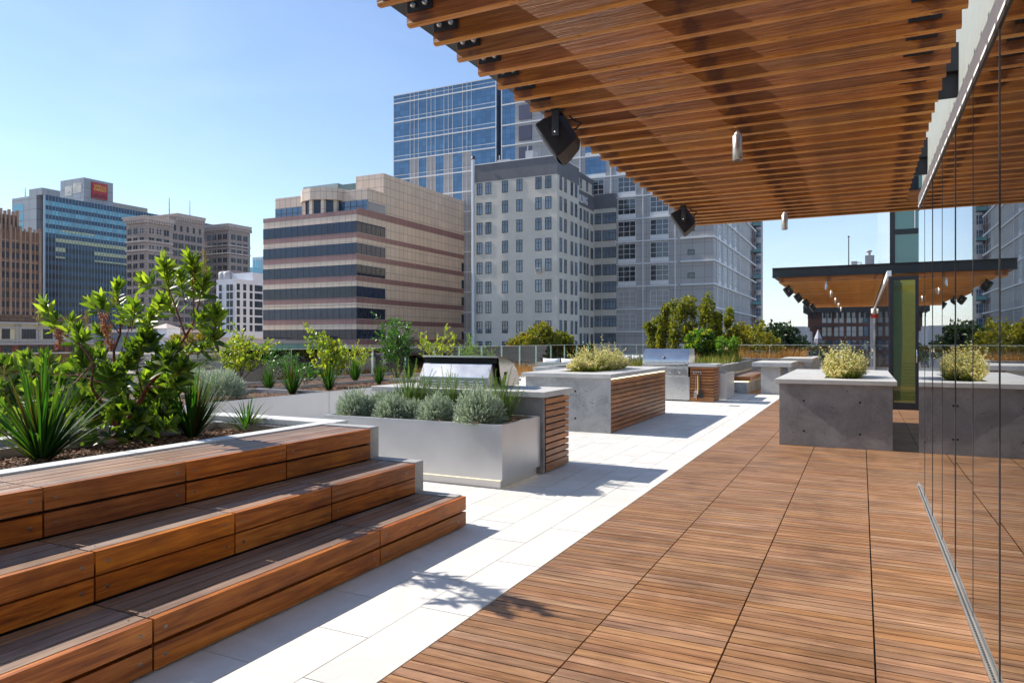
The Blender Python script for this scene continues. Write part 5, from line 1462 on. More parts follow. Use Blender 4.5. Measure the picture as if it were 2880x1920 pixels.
def put_windows(parent, specs):
    """specs: (face, x, y, z, key). The 100 nearest are parts, the rest one mesh."""
    base = wloc(parent)
    specs = sorted(specs, key=lambda s: (s[1] ** 2 + s[2] ** 2))
    meshes = {}; rest = MB(); restm = None
    for i, (face, x, y, z, key) in enumerate(specs):
        m, g, f = PROTO[key]; rz = 0 if face == 'S' else math.pi / 2
        if i < 100:
            if key not in meshes:
                o = m.build('window', [g, f]); meshes[key] = o; o.parent = parent
            else:
                o = meshes[key].copy(); COL.objects.link(o); o.parent = parent
            o.location = Vector((x, y, z)) - base; o.rotation_euler = (0, 0, rz)
        else:
            r0 = R.random(); c, s = math.cos(rz), math.sin(rz); n = len(rest.v)
            for (a, b, d) in m.v: rest.v.append((x + a * c - b * s, y + a * s + b * c, z + d)); rest.r.append(r0)
            for fc, mi in zip(m.f, m.m): rest.f.append(tuple(k + n for k in fc)); rest.m.append(mi); rest.sm.append(False)
            restm = [g, f]
    if rest.v: tag(rest.build('window_group', restm, parent), kind='stuff')
def B(name, x0, x1, y0, y1, label, cat='building'):
    return empty(name, ((x0 + x1) / 2, (y0 + y1) / 2, ZG), label, cat)

# ---- pink panelled office block with dark ribbon windows
A_x0, A_x1, A_y0, A_y1 = -103.3, -81.0, 101.7, 150.0
pk = gridpanel('pink_panel', (.70, .555, .43), (.16, .11, .10), 1.42, 1.62, .35, .03, .05, .6, off=(.2, .35))
mar = gridpanel('maroon_panel', (.30, .15, .135), (.08, .04, .04), 1.42, 9, .35, .03, .06, .6)
bA = B('office_block', A_x0, A_x1, A_y0, A_y1, 'pink panelled office block with dark ribbon windows and maroon bands')
m = MB(); m.box(A_x0, A_x1, A_y0, A_y1, ZG, 24.0); m.build('wall', pk, bA)
m = MB(); m.box(A_x0 - .05, A_x1 + .05, A_y0 - .05, A_y1, 24.0, 24.75); m.build('parapet', mar, bA)
tops = [22.75 - 3.87 * k for k in range(7)]
for i, zt in enumerate(tops):
    zb = zt - (1.95 if i < 5 else 1.75)
    yb = onX(1083, 800, A_x1).y; y1_ = onX(1298, 800, A_x1).y
    if i > 0: m = MB(); m.box(A_x1 - .3, A_x1 + .03, y1_, A_y1, zb, zt, 0); m.build('window_band', G_blue, bA)
    m = MB(); m.box(A_x1 - .3, A_x1 + .03, A_y0 + .301, yb, zb, zt, 0); m.build('window_band', G_blue, bA)
    m = MB(); m.box(A_x0 - .03, A_x1 + .03, A_y0 - .03, A_y0 + .3, zb, zt, 0)
    wb = m.build('window_band', G_blue, bA)
    m = MB()
    x = A_x0
    while x < A_x1: m.box(x - .04, x + .04, A_y0 - .06, A_y0 - .031, zb, zt); x += 1.42
    y = A_y0
    while y < yb: m.box(A_x1 + .031, A_x1 + .06, y - .04, y + .04, zb, zt); y += 1.42
    m.box(A_x0, A_x1, A_y0 - .07, A_y0 - .031, zb - .06, zb + .03); m.build('mullion', frameD, wb)
    m = MB(); m.box(A_x0 - .04, A_x1 + .04, A_y0 - .04, A_y0 + .2, zb - 1.0, zb - .07); m.box(A_x1 - .3, A_x1 + .04, A_y0 + .201, A_y1, zb - 1.0, zb - .07)
    m.build('maroon_band', mar, bA)
m = MB(); m.box(A_x1 - .3, A_x1 + .042, A_y0 + .5, A_y1, 24.76, 25.2); 
m.build('coping', mar, bA)
# set back top storeys
p1 = onX(1033.6, 528.8, A_x1 - .02); pl = onY(774.6, 558, p1.y)
m = MB(); m.box(pl.x, A_x1 - .02, p1.y, A_y1 - .1, 24.76, p1.z); m.build('upper_wall', pk, bA)
p2 = onX(1078.8, 487, A_x1 - .04); p2l = onY(1001, 495, p2.y)
m = MB(); m.box(p2l.x, A_x1 - .04, p2.y, A_y1 - .2, p1.z + .01, p2.z); m.build('tower_wall', pk, bA)
zw0, zw1 = onX(1033.6, 597, A_x1).z, onX(1033.6, 561, A_x1).z
m = MB(); m.box(pl.x + .1, A_x1, p1.y - .04, p1.y + .2, 25.0, zw1); m.box(A_x1 - .3, A_x1 + .02, p1.y + .201, onX(1083, 600, A_x1).y, 25.25, zw1 - .3)
wb = m.build('window_band', G_curt, bA)
m = MB(); x = pl.x + .1
while x < A_x1: m.box(x - .04, x + .04, p1.y - .08, p1.y - .041, 25.0, zw1); x += 1.42
m.box(pl.x + .1, A_x1, p1.y - .085, p1.y - .041, (25 + zw1) / 2 - .04, (25 + zw1) / 2 + .04); m.build('mullion', frameD, wb)
# rounded bay on the top storey
bx0, bx1 = onY(836, 540, p1.y - 1.5).x, onY(954, 540, p1.y - 1.5).x; bc = (bx0 + bx1) / 2; br_ = (bx1 - bx0) / 2
def baypoly(r_, sq): return [(bc + r_ * math.cos(a_), p1.y + 1.0 - sq * math.sin(a_)) for a_ in [math.pi * i / 6 for i in range(7)]][::-1]
zb0, zb1 = onY(895, 565, p1.y - 2).z, onY(895, 532, p1.y - 2).z
m = MB(); m.prism(baypoly(br_, 4.6), 'z', zb0, zb1); m.build('bay_head', pk, bA)
m = MB(); m.prism(baypoly(br_ * .84, 3.9), 'z', 24.76, zb0 - .02); wb = m.build('bay_glass', G_blue, bA)
for a_ in (.5, 1.05, 1.6, 2.15, 2.65):
    m = MB(); m.box(bc + br_ * .86 * math.cos(a_) - .35, bc + br_ * .86 * math.cos(a_) + .35, p1.y + 1 - 4.0 * math.sin(a_) - .3, p1.y + 1 - 4.0 * math.sin(a_) + .3, 24.76, zb0 - .01); m.build('bay_pier', pk, bA)
q0, q1 = onY(853, 520, p1.y + 12), onY(950, 515, p1.y + 12)
m = MB(); m.box(q0.x, q1.x, p1.y + 12, p1.y + 22, p1.z, q1.z); m.build('penthouse', darkglass('greenish_glass', (.28, .34, .33), .2, .6, .2), bA)
m = MB(); m.box(q1.x + .01, q1.x + 7, p1.y + 12.2, p1.y + 20, p1.z, q1.z - .4); m.build('screen_wall', darkglass('green_screen', (.10, .16, .14), .2, .6, .2), bA)
pieces('penthouse_window', [(q0.x + .4 + i * 1.6, q0.x + 1.5 + i * 1.6, p1.y + 11.95, p1.y + 11.99, p1.z + .3, q1.z - .9) for i in range(5)], greyp, bA)

# roof clutter
for (bx_, by_, bz_, w_, d_, h_) in ((A_x0 + 3, A_y0 + 14, 24.76, 3, 4, 1.6),):
    m = MB(); m.box(bx_, bx_ + w_, by_, by_ + d_, bz_, bz_ + h_); m.box(bx_ + .5, bx_ + 1.2, by_ - .8, by_ - .05, bz_, bz_ + 1.1); m.build('roof_plant', greyp, bA)
# ---- blue glass tower behind
Bx0, Bx1, By = -100.3, -25.6, 140.0
bB = B('glass_tower', Bx0, Bx1, By, 190, 'huge blue glass and pale grey tower rising behind the other buildings')
zc = 4.55; F0 = 21.4
curt = gridpanel('tower_glass', (.075, .20, .38), (.05, .12, .22), 1.22, 1.14, .08, .04, .18, .9)
cxp = gridpanel('tower_panel', (.42, .405, .40), (.17, .17, .18), 2.3, 2.27, .6, .03, .05, .4)
xn = onY(1396, 240, By).x; xq = onY(1449, 300, By).x; xs = onY(1411, 300, By).x
m = MB(); m.box(Bx0, xn, By, 190, ZG, 59.6); m.box(xn, xs, By + 6, 190, ZG, 60.5); m.box(xs, xq, By, 190, ZG, 62); m.build('curtain_wall', curt, bB)
m = MB(); m.box(xq, Bx1, By - .02, 190, ZG, 84); m.build('wall', cxp, bB)
m = MB()   # white floor lines
k = -6
while True:
    z = F0 + zc * k
    if z > 82: break
    if z < 59: m.box(Bx0 - .05, xn + .05, By - .22, By - .03, z - .14, z + .14); m.box(xs, xq, By - .22, By - .03, z - .14, z + .14)
    if z < 59 and z > 38: m.box(Bx0 - .05, xn + .05, By - .12, By - .03, z + .95, z + 1.05)
    m.box(xq + .01, onY(1905, 700, By).x, By - .25, By - .03, z - .13, z + .13)
    m.box(onY(1915, 700, By).x, Bx1 + .3, By - .5, By - .03, z - .16, z + .16)
    m.box(Bx1 + .003, Bx1 + .3, By - .02, By + 60, z - .16, z + .16)
    k += 1
m.box(Bx0 - .05, xn, By - .2, By + 1, 59.6, 59.75); m.build('floor_line', frameW, bB)
m = MB(); g = MB(); x = Bx0; i = 0
while x < xn - 1:
    break
for c_ in (4.75, 9.4, 14.1, 19.0):
    for dx in (0, 1.15, 2.3):
        m.box(Bx0 + c_ + dx - .045, Bx0 + c_ + dx + .045, By - .16, By - .05, ZG, 59.6)
        if dx: g.box(Bx0 + c_ + dx - 1.08, Bx0 + c_ + dx - .07, By - .06, By - .01, ZG, F0 + zc * 5 - .2)
m.box(Bx0 - .06, Bx0 + .06, By - .16, By - .02, ZG, 59.6)
for xx in (xn - .05, xs + .05): m.box(xx - .1, xx + .1, By - .18, By - .02, ZG, 60)
m.build('mullion', frameW, bB); g.build('grey_panel', cxp, bB)
# window units on the masonry half
dk = darkglass('tower_window', (.03, .035, .045), .05, .9, .6, .1)
bw = darkglass('tower_window_blue', (.05, .13, .24), .05, 1.0, .3, .1)
win_mesh('b_unit', 3.75, 3.15, dk, frameW, 2, 2, fw=.09)
win_mesh('b_half', 1.6, 3.15, dk, frameW, 0, 2, fw=.09)
win_mesh('b_small', 1.35, 1.05, dk, frameD, 0, 0, fw=.08)
win_mesh('b_tall', 2.8, 3.4, G_sky, frameW, 2, 3, fw=.12)
win_mesh('b_grid', 3.3, 3.1, bw, frameW, 2, 2, fw=.06)
sp = []; SPN = []; GLZ = []
units = [(onY(1855, 700, By).x, 'b_unit')]
xcol = onY(1855, 700, By).x - 6.72
while xcol > onY(1600, 600, By).x + 2.5: units.append((xcol, 'b_unit')); xcol -= 6.72
for k in range(-2, 14):
    z = F0 + zc * k
    for (xx, key) in units:
        if k >= 4:
            GLZ.append((xx - 2.2, xx + 2.2, By - .08, By - .03, z - 3.7, z - .3)); SPN.append((xx - 2.2, xx + 2.2, By - .10, By - .03, z - 4.35, z - 3.72))
        elif k >= -1 and xx > -62:
            sp.append(('S', xx, By - .03, z - 3.55, key)); SPN.append((xx - 1.87, xx + 1.87, By - .10, By - .03, z - 4.35, z - 3.57))
    if k < 9: sp.append(('S', onY(1944, 700, By).x, By - .03, z - 3.3, 'b_small'))
    if k >= -1:
        for xe in (1, 2, 3, 4):
            ye = {1: 2024, 2: 2040, 3: 2054, 4: 2068}[xe]; yy = onX(ye, 700, Bx1).y
            sp.append(('E', Bx1 + .003, yy, z - 3.6, 'b_tall')); SPN.append((Bx1 + .003, Bx1 + .06, yy - 1.4, yy + 1.4, z - 4.4, z - 3.62))
put_windows(bB, sp); SPN.sort(key=lambda b_: -b_[4] if b_[4] > 26 else b_[4]); pieces('white_spandrel', [b_ for b_ in SPN if b_[4] < 50][:100], frameW, bB); pieces('blue_glazing', GLZ, curt, bB)
m = MB()
for (xx, key) in units:
    for dx in (-3.36,): m.box(xx + dx - .09, xx + dx + .09, By - .22, By - .03, ZG, 84)
m.box(onY(1899, 700, By).x - .09, onY(1899, 700, By).x + .09, By - .22, By - .03, ZG, 84)
for xx, _ in units[:2]:
    for k in (-3, -2):
        z = F0 + zc * k - zc
        for i in range(4): m.box(xx - 1.9 + i * 1.25, xx - 1.9 + i * 1.25 + .08, By - .1, By - .03, z + .4, z + 3.6)
        for i in range(4): m.box(xx - 1.9, xx + 1.93, By - .1, By - .03, z + .4 + i * 1.05, z + .48 + i * 1.05)
for ye in (2016, 2032, 2047, 2061, 2079): yy = onX(ye, 700, Bx1).y; m.box(Bx1 + .003, Bx1 + .2, yy - .12, yy + .12, ZG, 84)
m.build('white_rib', frameW, bB)
xx = onY(1478, 350, By).x
pieces('louvre', [(xx - 1.5, xx + 1.5, By - .25, By - .03, F0 + zc * k - 3.9, F0 + zc * k - .7) for k in range(3, 9)], darkglass('louvre_glass', (.08, .08, .12), .3, .4, .3), bB)

# ---- dark striped tower at the right of it
Mx, My = None, 215.0
pa = onY(2116, 700, My); pb = onY(2134.5, 700, My)
mt_x1 = pb.x; mcol = gridpanel('brown_granite', (.24, .21, .22), (.08, .07, .08), 3.0, 3.6, .5, .12, .06, .5)
bM = B('striped_tower', pa.x - 12, mt_x1, My - 60, My + 10, 'dark grey brown tower with tight rows of windows right of the glass tower')
eX = onX(2086, 700, pa.x).y
m = MB(); m.box(pa.x - 30, pa.x, eX, My - .01, ZG, 110); m.build('wall', mcol, bM)
cyl = MB(); cyl.prism([(pa.x + (mt_x1 - pa.x) * (.5 - .5 * math.cos(math.pi * i / 8)) , My + 3 - 3.5 * math.sin(math.pi * i / 8)) for i in range(9)][::-1] + [(pa.x - 5, My + 3), (pa.x - 5, My + 9), (mt_x1, My + 9)], 'z', ZG, 110); cyl.build('rounded_wall', mcol, bM)
win_mesh('m_win', 2.0, 2.3, G_sky, frameW, 1, 0, fw=.10); win_mesh('m_bay', 1.1, 2.5, G_sky, frameW, 0, 1, fw=.10)
sp = []
for k in range(-2, 22):
    z = -3 + k * 3.75
    y = eX + 1.8
    while y < My - 1: sp.append(('E', pa.x + .003, y, z, 'm_win')); y += 2.75
    for f_ in (.22, .46, .70): sp.append(('S', pa.x + (mt_x1 - pa.x) * f_ + .6, My - .42 - (.2 if .3 < f_ < .6 else 0), z, 'm_bay'))
put_windows(bM, sp)
bals = pieces('balcony', [(pa.x + .4, pa.x + 2.6, My - 2.0, My - .5, -3.6 + k * 3.75, -3.4 + k * 3.75) for k in range(0, 22, 2)], frameD, bM)
bgm = darkglass('balcony_glass', (.2, .45, .45), .1, .8, .2)
pieces('balcony_glass', [(pa.x + .4, pa.x + 2.6, My - 2.0, My - 1.95, -3.38 + k * 3.75, -2.4 + k * 3.75) for k in range(0, 22, 2)], bgm, bM)

# ---- grey stucco block with dark parapet
st = concrete('grey_stucco', (.47, .435, .375), (.60, .565, .495), .22, .8, False)
std = concrete('charcoal_paint', (.10, .10, .115), (.14, .14, .155), .4, .7, False)
Cx, Cy = -45.0, 108.3
cx0 = -60.5; bC = B('stucco_block', cx0, Cx, Cy, 152, 'grey stucco block with small paired windows and a charcoal parapet')
m = MB(); m.box(cx0, Cx, Cy, 118.4, ZG, 28.8); m.box(cx0, -49.5, 118.41, 138.8, ZG, 27.9); m.box(cx0, -49.5, 118.41, 138.8, 30.9, 33.2); m.box(cx0, Cx + .0, 138.81, 152, ZG, 28.3)
m.build('wall', st, bC)
m = MB(); m.box(cx0 - .02, Cx + .03, Cy - .03, 118.4, 28.8, 31.8); m.box(cx0, -49.47, 118.41, 138.8, 27.9, 30.9); m.box(cx0, -49.47, 118.41, 138.8, 33.2, 34.3); m.box(cx0, Cx + .03, 138.78, 152, 28.3, 31.3)
m.build('parapet', std, bC)
m = MB(); m.box(cx0 - .1, Cx + .12, Cy - .12, 118.5, 31.8, 31.95); m.build('coping', frameW, bC)
win_mesh('c_win', 1.10, 2.05, G_sky, frameD, 1, 1, fw=.09, hpos=[.66])
win_mesh('c_side', 1.05, 2.3, G_sky, frameD, 0, 1, fw=.09, hpos=[.66])
win_mesh('c_wide', 2.9, 2.2, G_old, frameD, 3, 1, fw=.09, hpos=[.7])
win_mesh('c_mid', 1.35, 2.2, G_old, frameD, 1, 1, fw=.09, hpos=[.7])
sp = []
ztop0 = onY(1535, 492, Cy).z; zrow = [ztop0 - 3.42 * k for k in range(10)]
cols_ = [onY(1050 + c / 2.6138, 600, Cy).x for c in (781, 846, 968, 1074, 1214, 1286)]
for z in zrow:
    for xx in cols_: sp.append(('S', xx, Cy - .003, z - 2.25, 'c_win'))
    for ye in (1577, 1590, 1608, 1620): sp.append(('E', Cx + .003, onX(ye, 600, Cx).y, z - 2.3 - .1, 'c_side'))
z2 = 27.3
for k in range(9):
    z = z2 - 3.5 * k
    for ye in (1633, 1644, 1652): sp.append(('E', -49.497, onX(ye, 600, -49.5).y, z - 2.3, 'c_side'))
    sp.append(('E', -49.497, onX(1664, 600, -49.5).y, z - 2.3, 'c_mid'))
    sp.append(('S', onY(1682, 600, 138.8).x, 138.806 - .01, z - 2.1, 'c_mid')); sp.append(('S', onY(1714, 600, 138.8).x, 138.806 - .01, z - 2.1, 'c_wide'))
    for ye in (1749, 1756, 1767, 1773): sp.append(('E', Cx + .003, onX(ye, 600, Cx).y, z - 2.2, 'c_side'))
for ye in (1633, 1651, 1667): sp.append(('E', -49.497, onX(ye, 500, -49.5).y, 31.2, 'c_side'))
put_windows(bC, sp)
m = MB(); pxx = onY(1331, 600, Cy - .6).x
m.tube([(pxx, Cy - .6, ZG), (pxx, Cy - .6, onY(1331, 448, Cy - .6).z)], .28, 10); m.build('vent_pipe', plain('pipe_paint', (.55, .58, .60), .4, .2), bC)
m = MB(); m.lathe([(.36, 0), (.36, .5), (.1, .6)], (pxx, Cy - .6, onY(1331, 449, Cy - .6).z), 10); m.build('pipe_cap', frameD, bC)
for (bx_, by_, w_, d_, h_) in ((-58, 112, 2.5, 2.5, 1.5), (-52, 111, 1.4, 2, 2.2), (-48.5, 114, 1.0, 1.0, 1.2)):
    m = MB(); m.box(bx_, bx_ + w_, by_, by_ + d_, 31.81, 31.8 + h_); m.tube([(bx_ + .3, by_ + .3, 31.8 + h_), (bx_ + .3, by_ + .3, 31.8 + h_ + .9)], .09, 6); m.build('roof_plant', greyp, bC)
def text_obj(s, size, loc, rot, mat, name, parent, ext=.03, sx=1.0, align='LEFT'):
    cu = bpy.data.curves.new(name, 'FONT'); cu.body = s; cu.size = size; cu.extrude = ext; cu.align_x = align; cu.offset = size * .012
    tmp = bpy.data.objects.new('tmp', cu); COL.objects.link(tmp)
    bpy.context.view_layer.update()
    dg = bpy.context.evaluated_depsgraph_get()
    me = bpy.data.meshes.new_from_object(tmp.evaluated_get(dg))
    bpy.data.objects.remove(tmp)
    me.materials.clear(); me.materials.append(mat)
    o = bpy.data.objects.new(name, me); COL.objects.link(o); o.parent = parent
    o.location = Vector(loc) - wloc(parent); o.rotation_euler = rot; o.scale = (sx, 1, 1)
    return o
yL = onX(1652, 560, -49.5).y
text_obj('BUILDING', 2.2, (-49.45, yL, onX(1642, 573, -49.5).z), (math.radians(90), 0, math.radians(90)), frameW, 'lettering', bC, .03, .62, 'RIGHT')
sm = empty('air_conditioner', onY(1516, 768, Cy), 'small pale air conditioner box in a window of the grey stucco block', 'air conditioner')
a_ = onY(1516, 760, Cy); m = MB(); m.box(a_.x - .42, a_.x + .42, Cy - .5, Cy - .07, a_.z - .45, a_.z + .35); m.build('casing', plain('casing_paint', (.5, .5, .47), .6), sm, bevel=.02)
m = MB()
for i in range(5): m.box(a_.x - .34, a_.x + .34, Cy - .512, Cy - .501, a_.z - .32 + i * .12, a_.z - .26 + i * .12)
m.build('louvre', frameD, sm)

# ---- blue curtain wall bank tower with the red sign, far left
Ex, Ey = -237.9, 139.3
bE = B('bank_tower', -254.4, Ex, Ey, 215, 'slab tower with blue glass side and a red sign on its penthouse')
gs = gridpanel('grey_slab_panel', (.36, .385, .41), (.15, .16, .17), 4.4, 3.4, .5, .07, .05, .5)
m = MB(); m.box(-254.4, Ex - 3.0, Ey, 215, ZG, 48.6); m.box(Ex - 3.0, Ex - .2, Ey + 4, 215, ZG, 48.6); m.build('wall', gs, bE)
p_ = onY(93.5, 530, Ey); p0_ = onY(80.5, 530, Ey); m = MB(); m.box(onY(81, 530, Ey).x, onY(117, 530, Ey).x, Ey + .1, Ey + 6, 48.61, onY(100, 530, Ey).z); m.build('stair_head', gs, bE)
win_mesh('e_win', 2.1, 3.1, G_sky, frameW, 1, 0, fw=.12)
yf0 = onX(126, 600, Ex).y
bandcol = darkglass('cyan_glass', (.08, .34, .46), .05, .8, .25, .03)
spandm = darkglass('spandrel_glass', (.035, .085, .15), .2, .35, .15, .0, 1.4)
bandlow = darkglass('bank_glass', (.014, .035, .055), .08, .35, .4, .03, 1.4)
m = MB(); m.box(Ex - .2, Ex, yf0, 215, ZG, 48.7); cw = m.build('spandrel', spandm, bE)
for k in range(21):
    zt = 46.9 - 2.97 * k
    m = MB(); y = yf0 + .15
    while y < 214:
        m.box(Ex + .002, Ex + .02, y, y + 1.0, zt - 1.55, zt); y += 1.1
    m.build('window_band', bandcol if k < 4 else bandlow, bE)  # reflections put into the colour: cyan sky on upper rows, dark buildings below
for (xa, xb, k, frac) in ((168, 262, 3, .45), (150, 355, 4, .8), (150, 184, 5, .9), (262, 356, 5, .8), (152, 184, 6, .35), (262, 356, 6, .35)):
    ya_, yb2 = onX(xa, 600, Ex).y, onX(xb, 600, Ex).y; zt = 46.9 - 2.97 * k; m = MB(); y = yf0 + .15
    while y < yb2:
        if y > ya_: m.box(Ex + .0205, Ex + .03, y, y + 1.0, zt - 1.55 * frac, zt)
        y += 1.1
    m.build('reflection_patch', plain('pale_green_reflection', (.50, .56, .34), .5, 0, .2, 1), bE)  # pale green boxes paint in the reflection of a sunlit building
m = MB(); y = yf0
while y < 215: m.box(Ex + .021, Ex + .12, y - .04, y + .04, ZG, 48.7); y += 1.1
m.box(Ex - .3, Ex + .2, yf0 - .3, yf0 + .1, ZG, 49)
m.build('mullion', plain('mullion_metal', (.35, .42, .48), .4, .4), bE)
for k in range(2):
    for xx in (-252.5, -249.5): pass
pieces('stair_window', [(onY(38.5, 590, Ey).x, onY(66, 590, Ey).x, Ey - .03, Ey - .001, onY(60, 592 + k * 27, Ey).z - .2, onY(60, 592 + k * 27, Ey).z + 2.2) for k in range(3)], bandcol, bE)
yp = onX(236, 520, Ex - 4); 
pz = onX(236, 499, Ex - 4).z; yr = onX(318, 520, Ex - 4).y; xl_ = onY(170, 520, yp.y).x
m = MB(); m.box(xl_, Ex - 4, yp.y, yr, 48.6, pz); m.build('penthouse', gs, bE)
m = MB(); z_ = onY(200, 540, yp.y).z; m.box(onY(183, 540, yp.y).x, onY(202, 540, yp.y).x, yp.y - .05, yp.y - .001, z_ - 1.2, z_ + 2.2); m.box(onY(205, 540, yp.y).x, onY(229, 540, yp.y).x, yp.y - .05, yp.y - .001, z_ - .6, z_ + 2.8); m.build('louvre', plain('pale_louvre', (.6, .57, .5), .7, 0, .3, 1), bE)
ya, yb_ = onX(260, 520, Ex - 3.4), onX(303, 520, Ex - 3.4)
zs0, zs1 = onX(281, 560, Ex - 3.4).z, onX(281, 515.5, Ex - 3.4).z
m = MB(); m.box(Ex - 4.0, Ex - 3.4, ya.y, yb_.y, zs0, zs1); sg = m.build('sign', plain('red_sign_face', (.42, .012, .03), .4, 0, .03), bE)
yel_s = plain('yellow_lettering', (.85, .50, .05), .5, 0, .03)
hgt = zs1 - zs0; wid = yb_.y - ya.y; mid = (ya.y + yb_.y) / 2
def sign_text(s, zf, hf):
    o = text_obj(s, hgt * hf, (Ex - 3.36, mid, zs0 + hgt * zf), (math.radians(90), 0, math.radians(90)), yel_s, 'lettering', sg, .05, 1.0, 'CENTER')
    w0 = max(v.co.x for v in o.data.vertices) - min(v.co.x for v in o.data.vertices)
    o.scale = (wid * .80 / w0, 1, 1)
sign_text('WELLS', .70, .24); sign_text('FARGO', .49, .24)
m = MB()
for (a0, a1, b0, b1) in ((.08, .20, .10, .28), (.22, .34, .10, .32), (.38, .50, .10, .26), (.52, .62, .10, .24), (.64, .84, .12, .34), (.84, .93, .10, .20)):
    m.box(Ex - 3.399, Ex - 3.37, ya.y + wid * a0, ya.y + wid * a1, zs0 + hgt * b0, zs0 + hgt * b1)
m.box(Ex - 3.399, Ex - 3.38, ya.y + wid * .05, ya.y + wid * .95, zs0 + hgt * .06, zs0 + hgt * .11)
m.build('sign_silhouette', plain('dark_red_paint', (.16, .008, .015), .5, 0, .03), sg)
qa = onX(318, 578, Ex - 12); m = MB(); m.box(Ex - 30, Ex - 12, qa.y, onX(415, 590, Ex - 12).y, 48.6, onX(390, 582, Ex - 12).z); m.build('roof_house', plain('warm_grey_roof', (.38, .35, .30), .8, 0, .1, .2), bE)
def mast(x, y0_, y1_, Y, zb, lab, parent, r=.12):
    a_ = onY(x, y1_, Y); m = MB(); m.tube([(a_.x, Y, zb), (a_.x, Y, a_.z)], [r, r * .5], 6)
    for k in range(3):
        z = zb + (a_.z - zb) * (.35 + .2 * k); m.box(a_.x - .5 + .1 * k, a_.x + .5 - .1 * k, Y - .03, Y + .03, z, z + .08)
    m.build(lab, frameD, parent)
mast(71, 548, 528, Ey + 3, 48.6, 'mast', bE)

# ---- brown terracotta building, leftmost
terr = gridpanel('brown_brick', (.26, .155, .10), (.14, .085, .06), .9, .45, .85, .05, .10, .2, half=.5)
tp = plain('terracotta_trim', (.34, .22, .15), .8, 0, .2, .6)
dx1 = onY(110, 700, 150).x
bD = B('brown_building', -215, -205, 120, 150, 'brown brick building with a jagged parapet at the far left edge')
dX = -205.0; y_r = onX(111, 700, dX).y; y_m = onX(64, 700, dX).y; y_l = onX(-30, 700, dX).y
zr = onX(100, 655, dX).z; zm = onX(40, 602, dX).z
m = MB(); m.box(dX - 22, dX, y_l, y_r, ZG, zr); m.box(dX - 20, dX - 2.5, y_l, y_m, zr, zm); m.build('wall', terr, bD)
m = MB()
n_ = 5
for i in range(n_ + 1):
    y = y_l + (y_r - y_l) * i / n_; m.box(dX - .4, dX + .35, y - .32, y + .32, ZG, zr + 1.3)
    if i < n_: m.box(dX - .4, dX + .2, y + .5 * (y_r - y_l) / n_ - .15, y + .5 * (y_r - y_l) / n_ + .15, ZG, zr + .7)
for i in range(9):
    y = y_l + (y_m - y_l) * i / 8; m.box(dX - 3, dX - 2.2, y - .25, y + .25, zr, zm + (1.0 if i % 2 else 1.5))
for z in (zr - 8.6, zr - 3.0): m.box(dX + .01, dX + .15, y_l, y_r, z, z + .35)
m.build('pier', tp, bD)
win_mesh('d_win', .80, 1.6, G_old, frameD, 0, 1, fw=.08)
sp = []
for i in range(n_ - 1):
    pass
for i in range(n_):
    for fr_ in (.29, .71):
        for k in range(17): sp.append(('E', dX + .01, y_l + (y_r - y_l) * (i + fr_) / n_, zr - 5.0 - 2.64 * k, 'd_win'))
for i in range(8): sp.append(('E', dX - 2.49, y_l + (y_m - y_l) * (i + .5) / 8, zr + 1.6, 'd_win'))
put_windows(bD, sp)

# ---- grand stone building with arched top windows
stone = gridpanel('brownish_stone', (.38, .31, .275), (.20, .16, .14), 1.6, .8, .85, .05, .06, .2, half=.5)
trimS = plain('pale_stone_trim', (.48, .41, .37), .8, 0, .1, .5)
Fx, Fy = -180.6, 134.1
bF = B('stone_building', -189, Fx, Fy, 180, 'old brownish stone building with arched top windows and a deep cornice')
fz = onY(411.3, 606.9, Fy).z; yw1 = onX(486, 700, Fx).y
yc0 = onX(488, 700, Fx - 4).y; yc1 = onX(574, 700, Fx - 4).y
Yw2 = onX(643, 700, Fx)
m = MB(); m.box(-189, Fx, Fy, yw1, ZG, fz - 1); cz_ = onX(480, 600, Fx - 3).z
m.box(-196, Fx - 1.5, yw1 + .01, onX(574, 700, Fx - 1.5).y, ZG, cz_ - 1)
yS = onX(643, 700, Fx).y; xS = onY(573, 700, yS).x
zS = onX(643, 629, Fx).z
yE2 = onX(703.5, 700, Fx).y
m.box(xS - 3, Fx, yS, yE2, ZG, zS - 1); m.build('wall', stone, bF)
def cornice(x0, x1, y0, y1, z, belts=()):
    m = MB()
    for zz in belts: m.box(x0 - .2, x1 + .3, y0 - .3, y1, zz, zz + .42)
    m.box(x0 - .7, x1 + .7, y0 - .7, y1, z - 1, z - .3); m.box(x0 - .9, x1 + .9, y0 - .9, y1, z - .29, z)
    m.box(x0 - .2, x1 + .2, y0 - .2, y1, z - 1.8, z - 1.01)
    y = y0
    while y < y1: m.box(x1 + .2, x1 + .6, y, y + .35, z - 1.9, z - 1.01); y += .8
    x = x0
    while x < x1: m.box(x, x + .35, y0 - .6, y0 - .2, z - 1.9, z - 1.01); x += .8
    m.build('cornice', trimS, bF)
cornice(-189, Fx, Fy, yw1, fz, (fz - 7.2, fz - 9.7)); cornice(-196, Fx - 1.5, yw1 + 3, onX(574, 700, Fx - 1.5).y, cz_); cornice(xS - 3, Fx, yS, yE2, zS, (zS - 7.0, zS - 9.5))

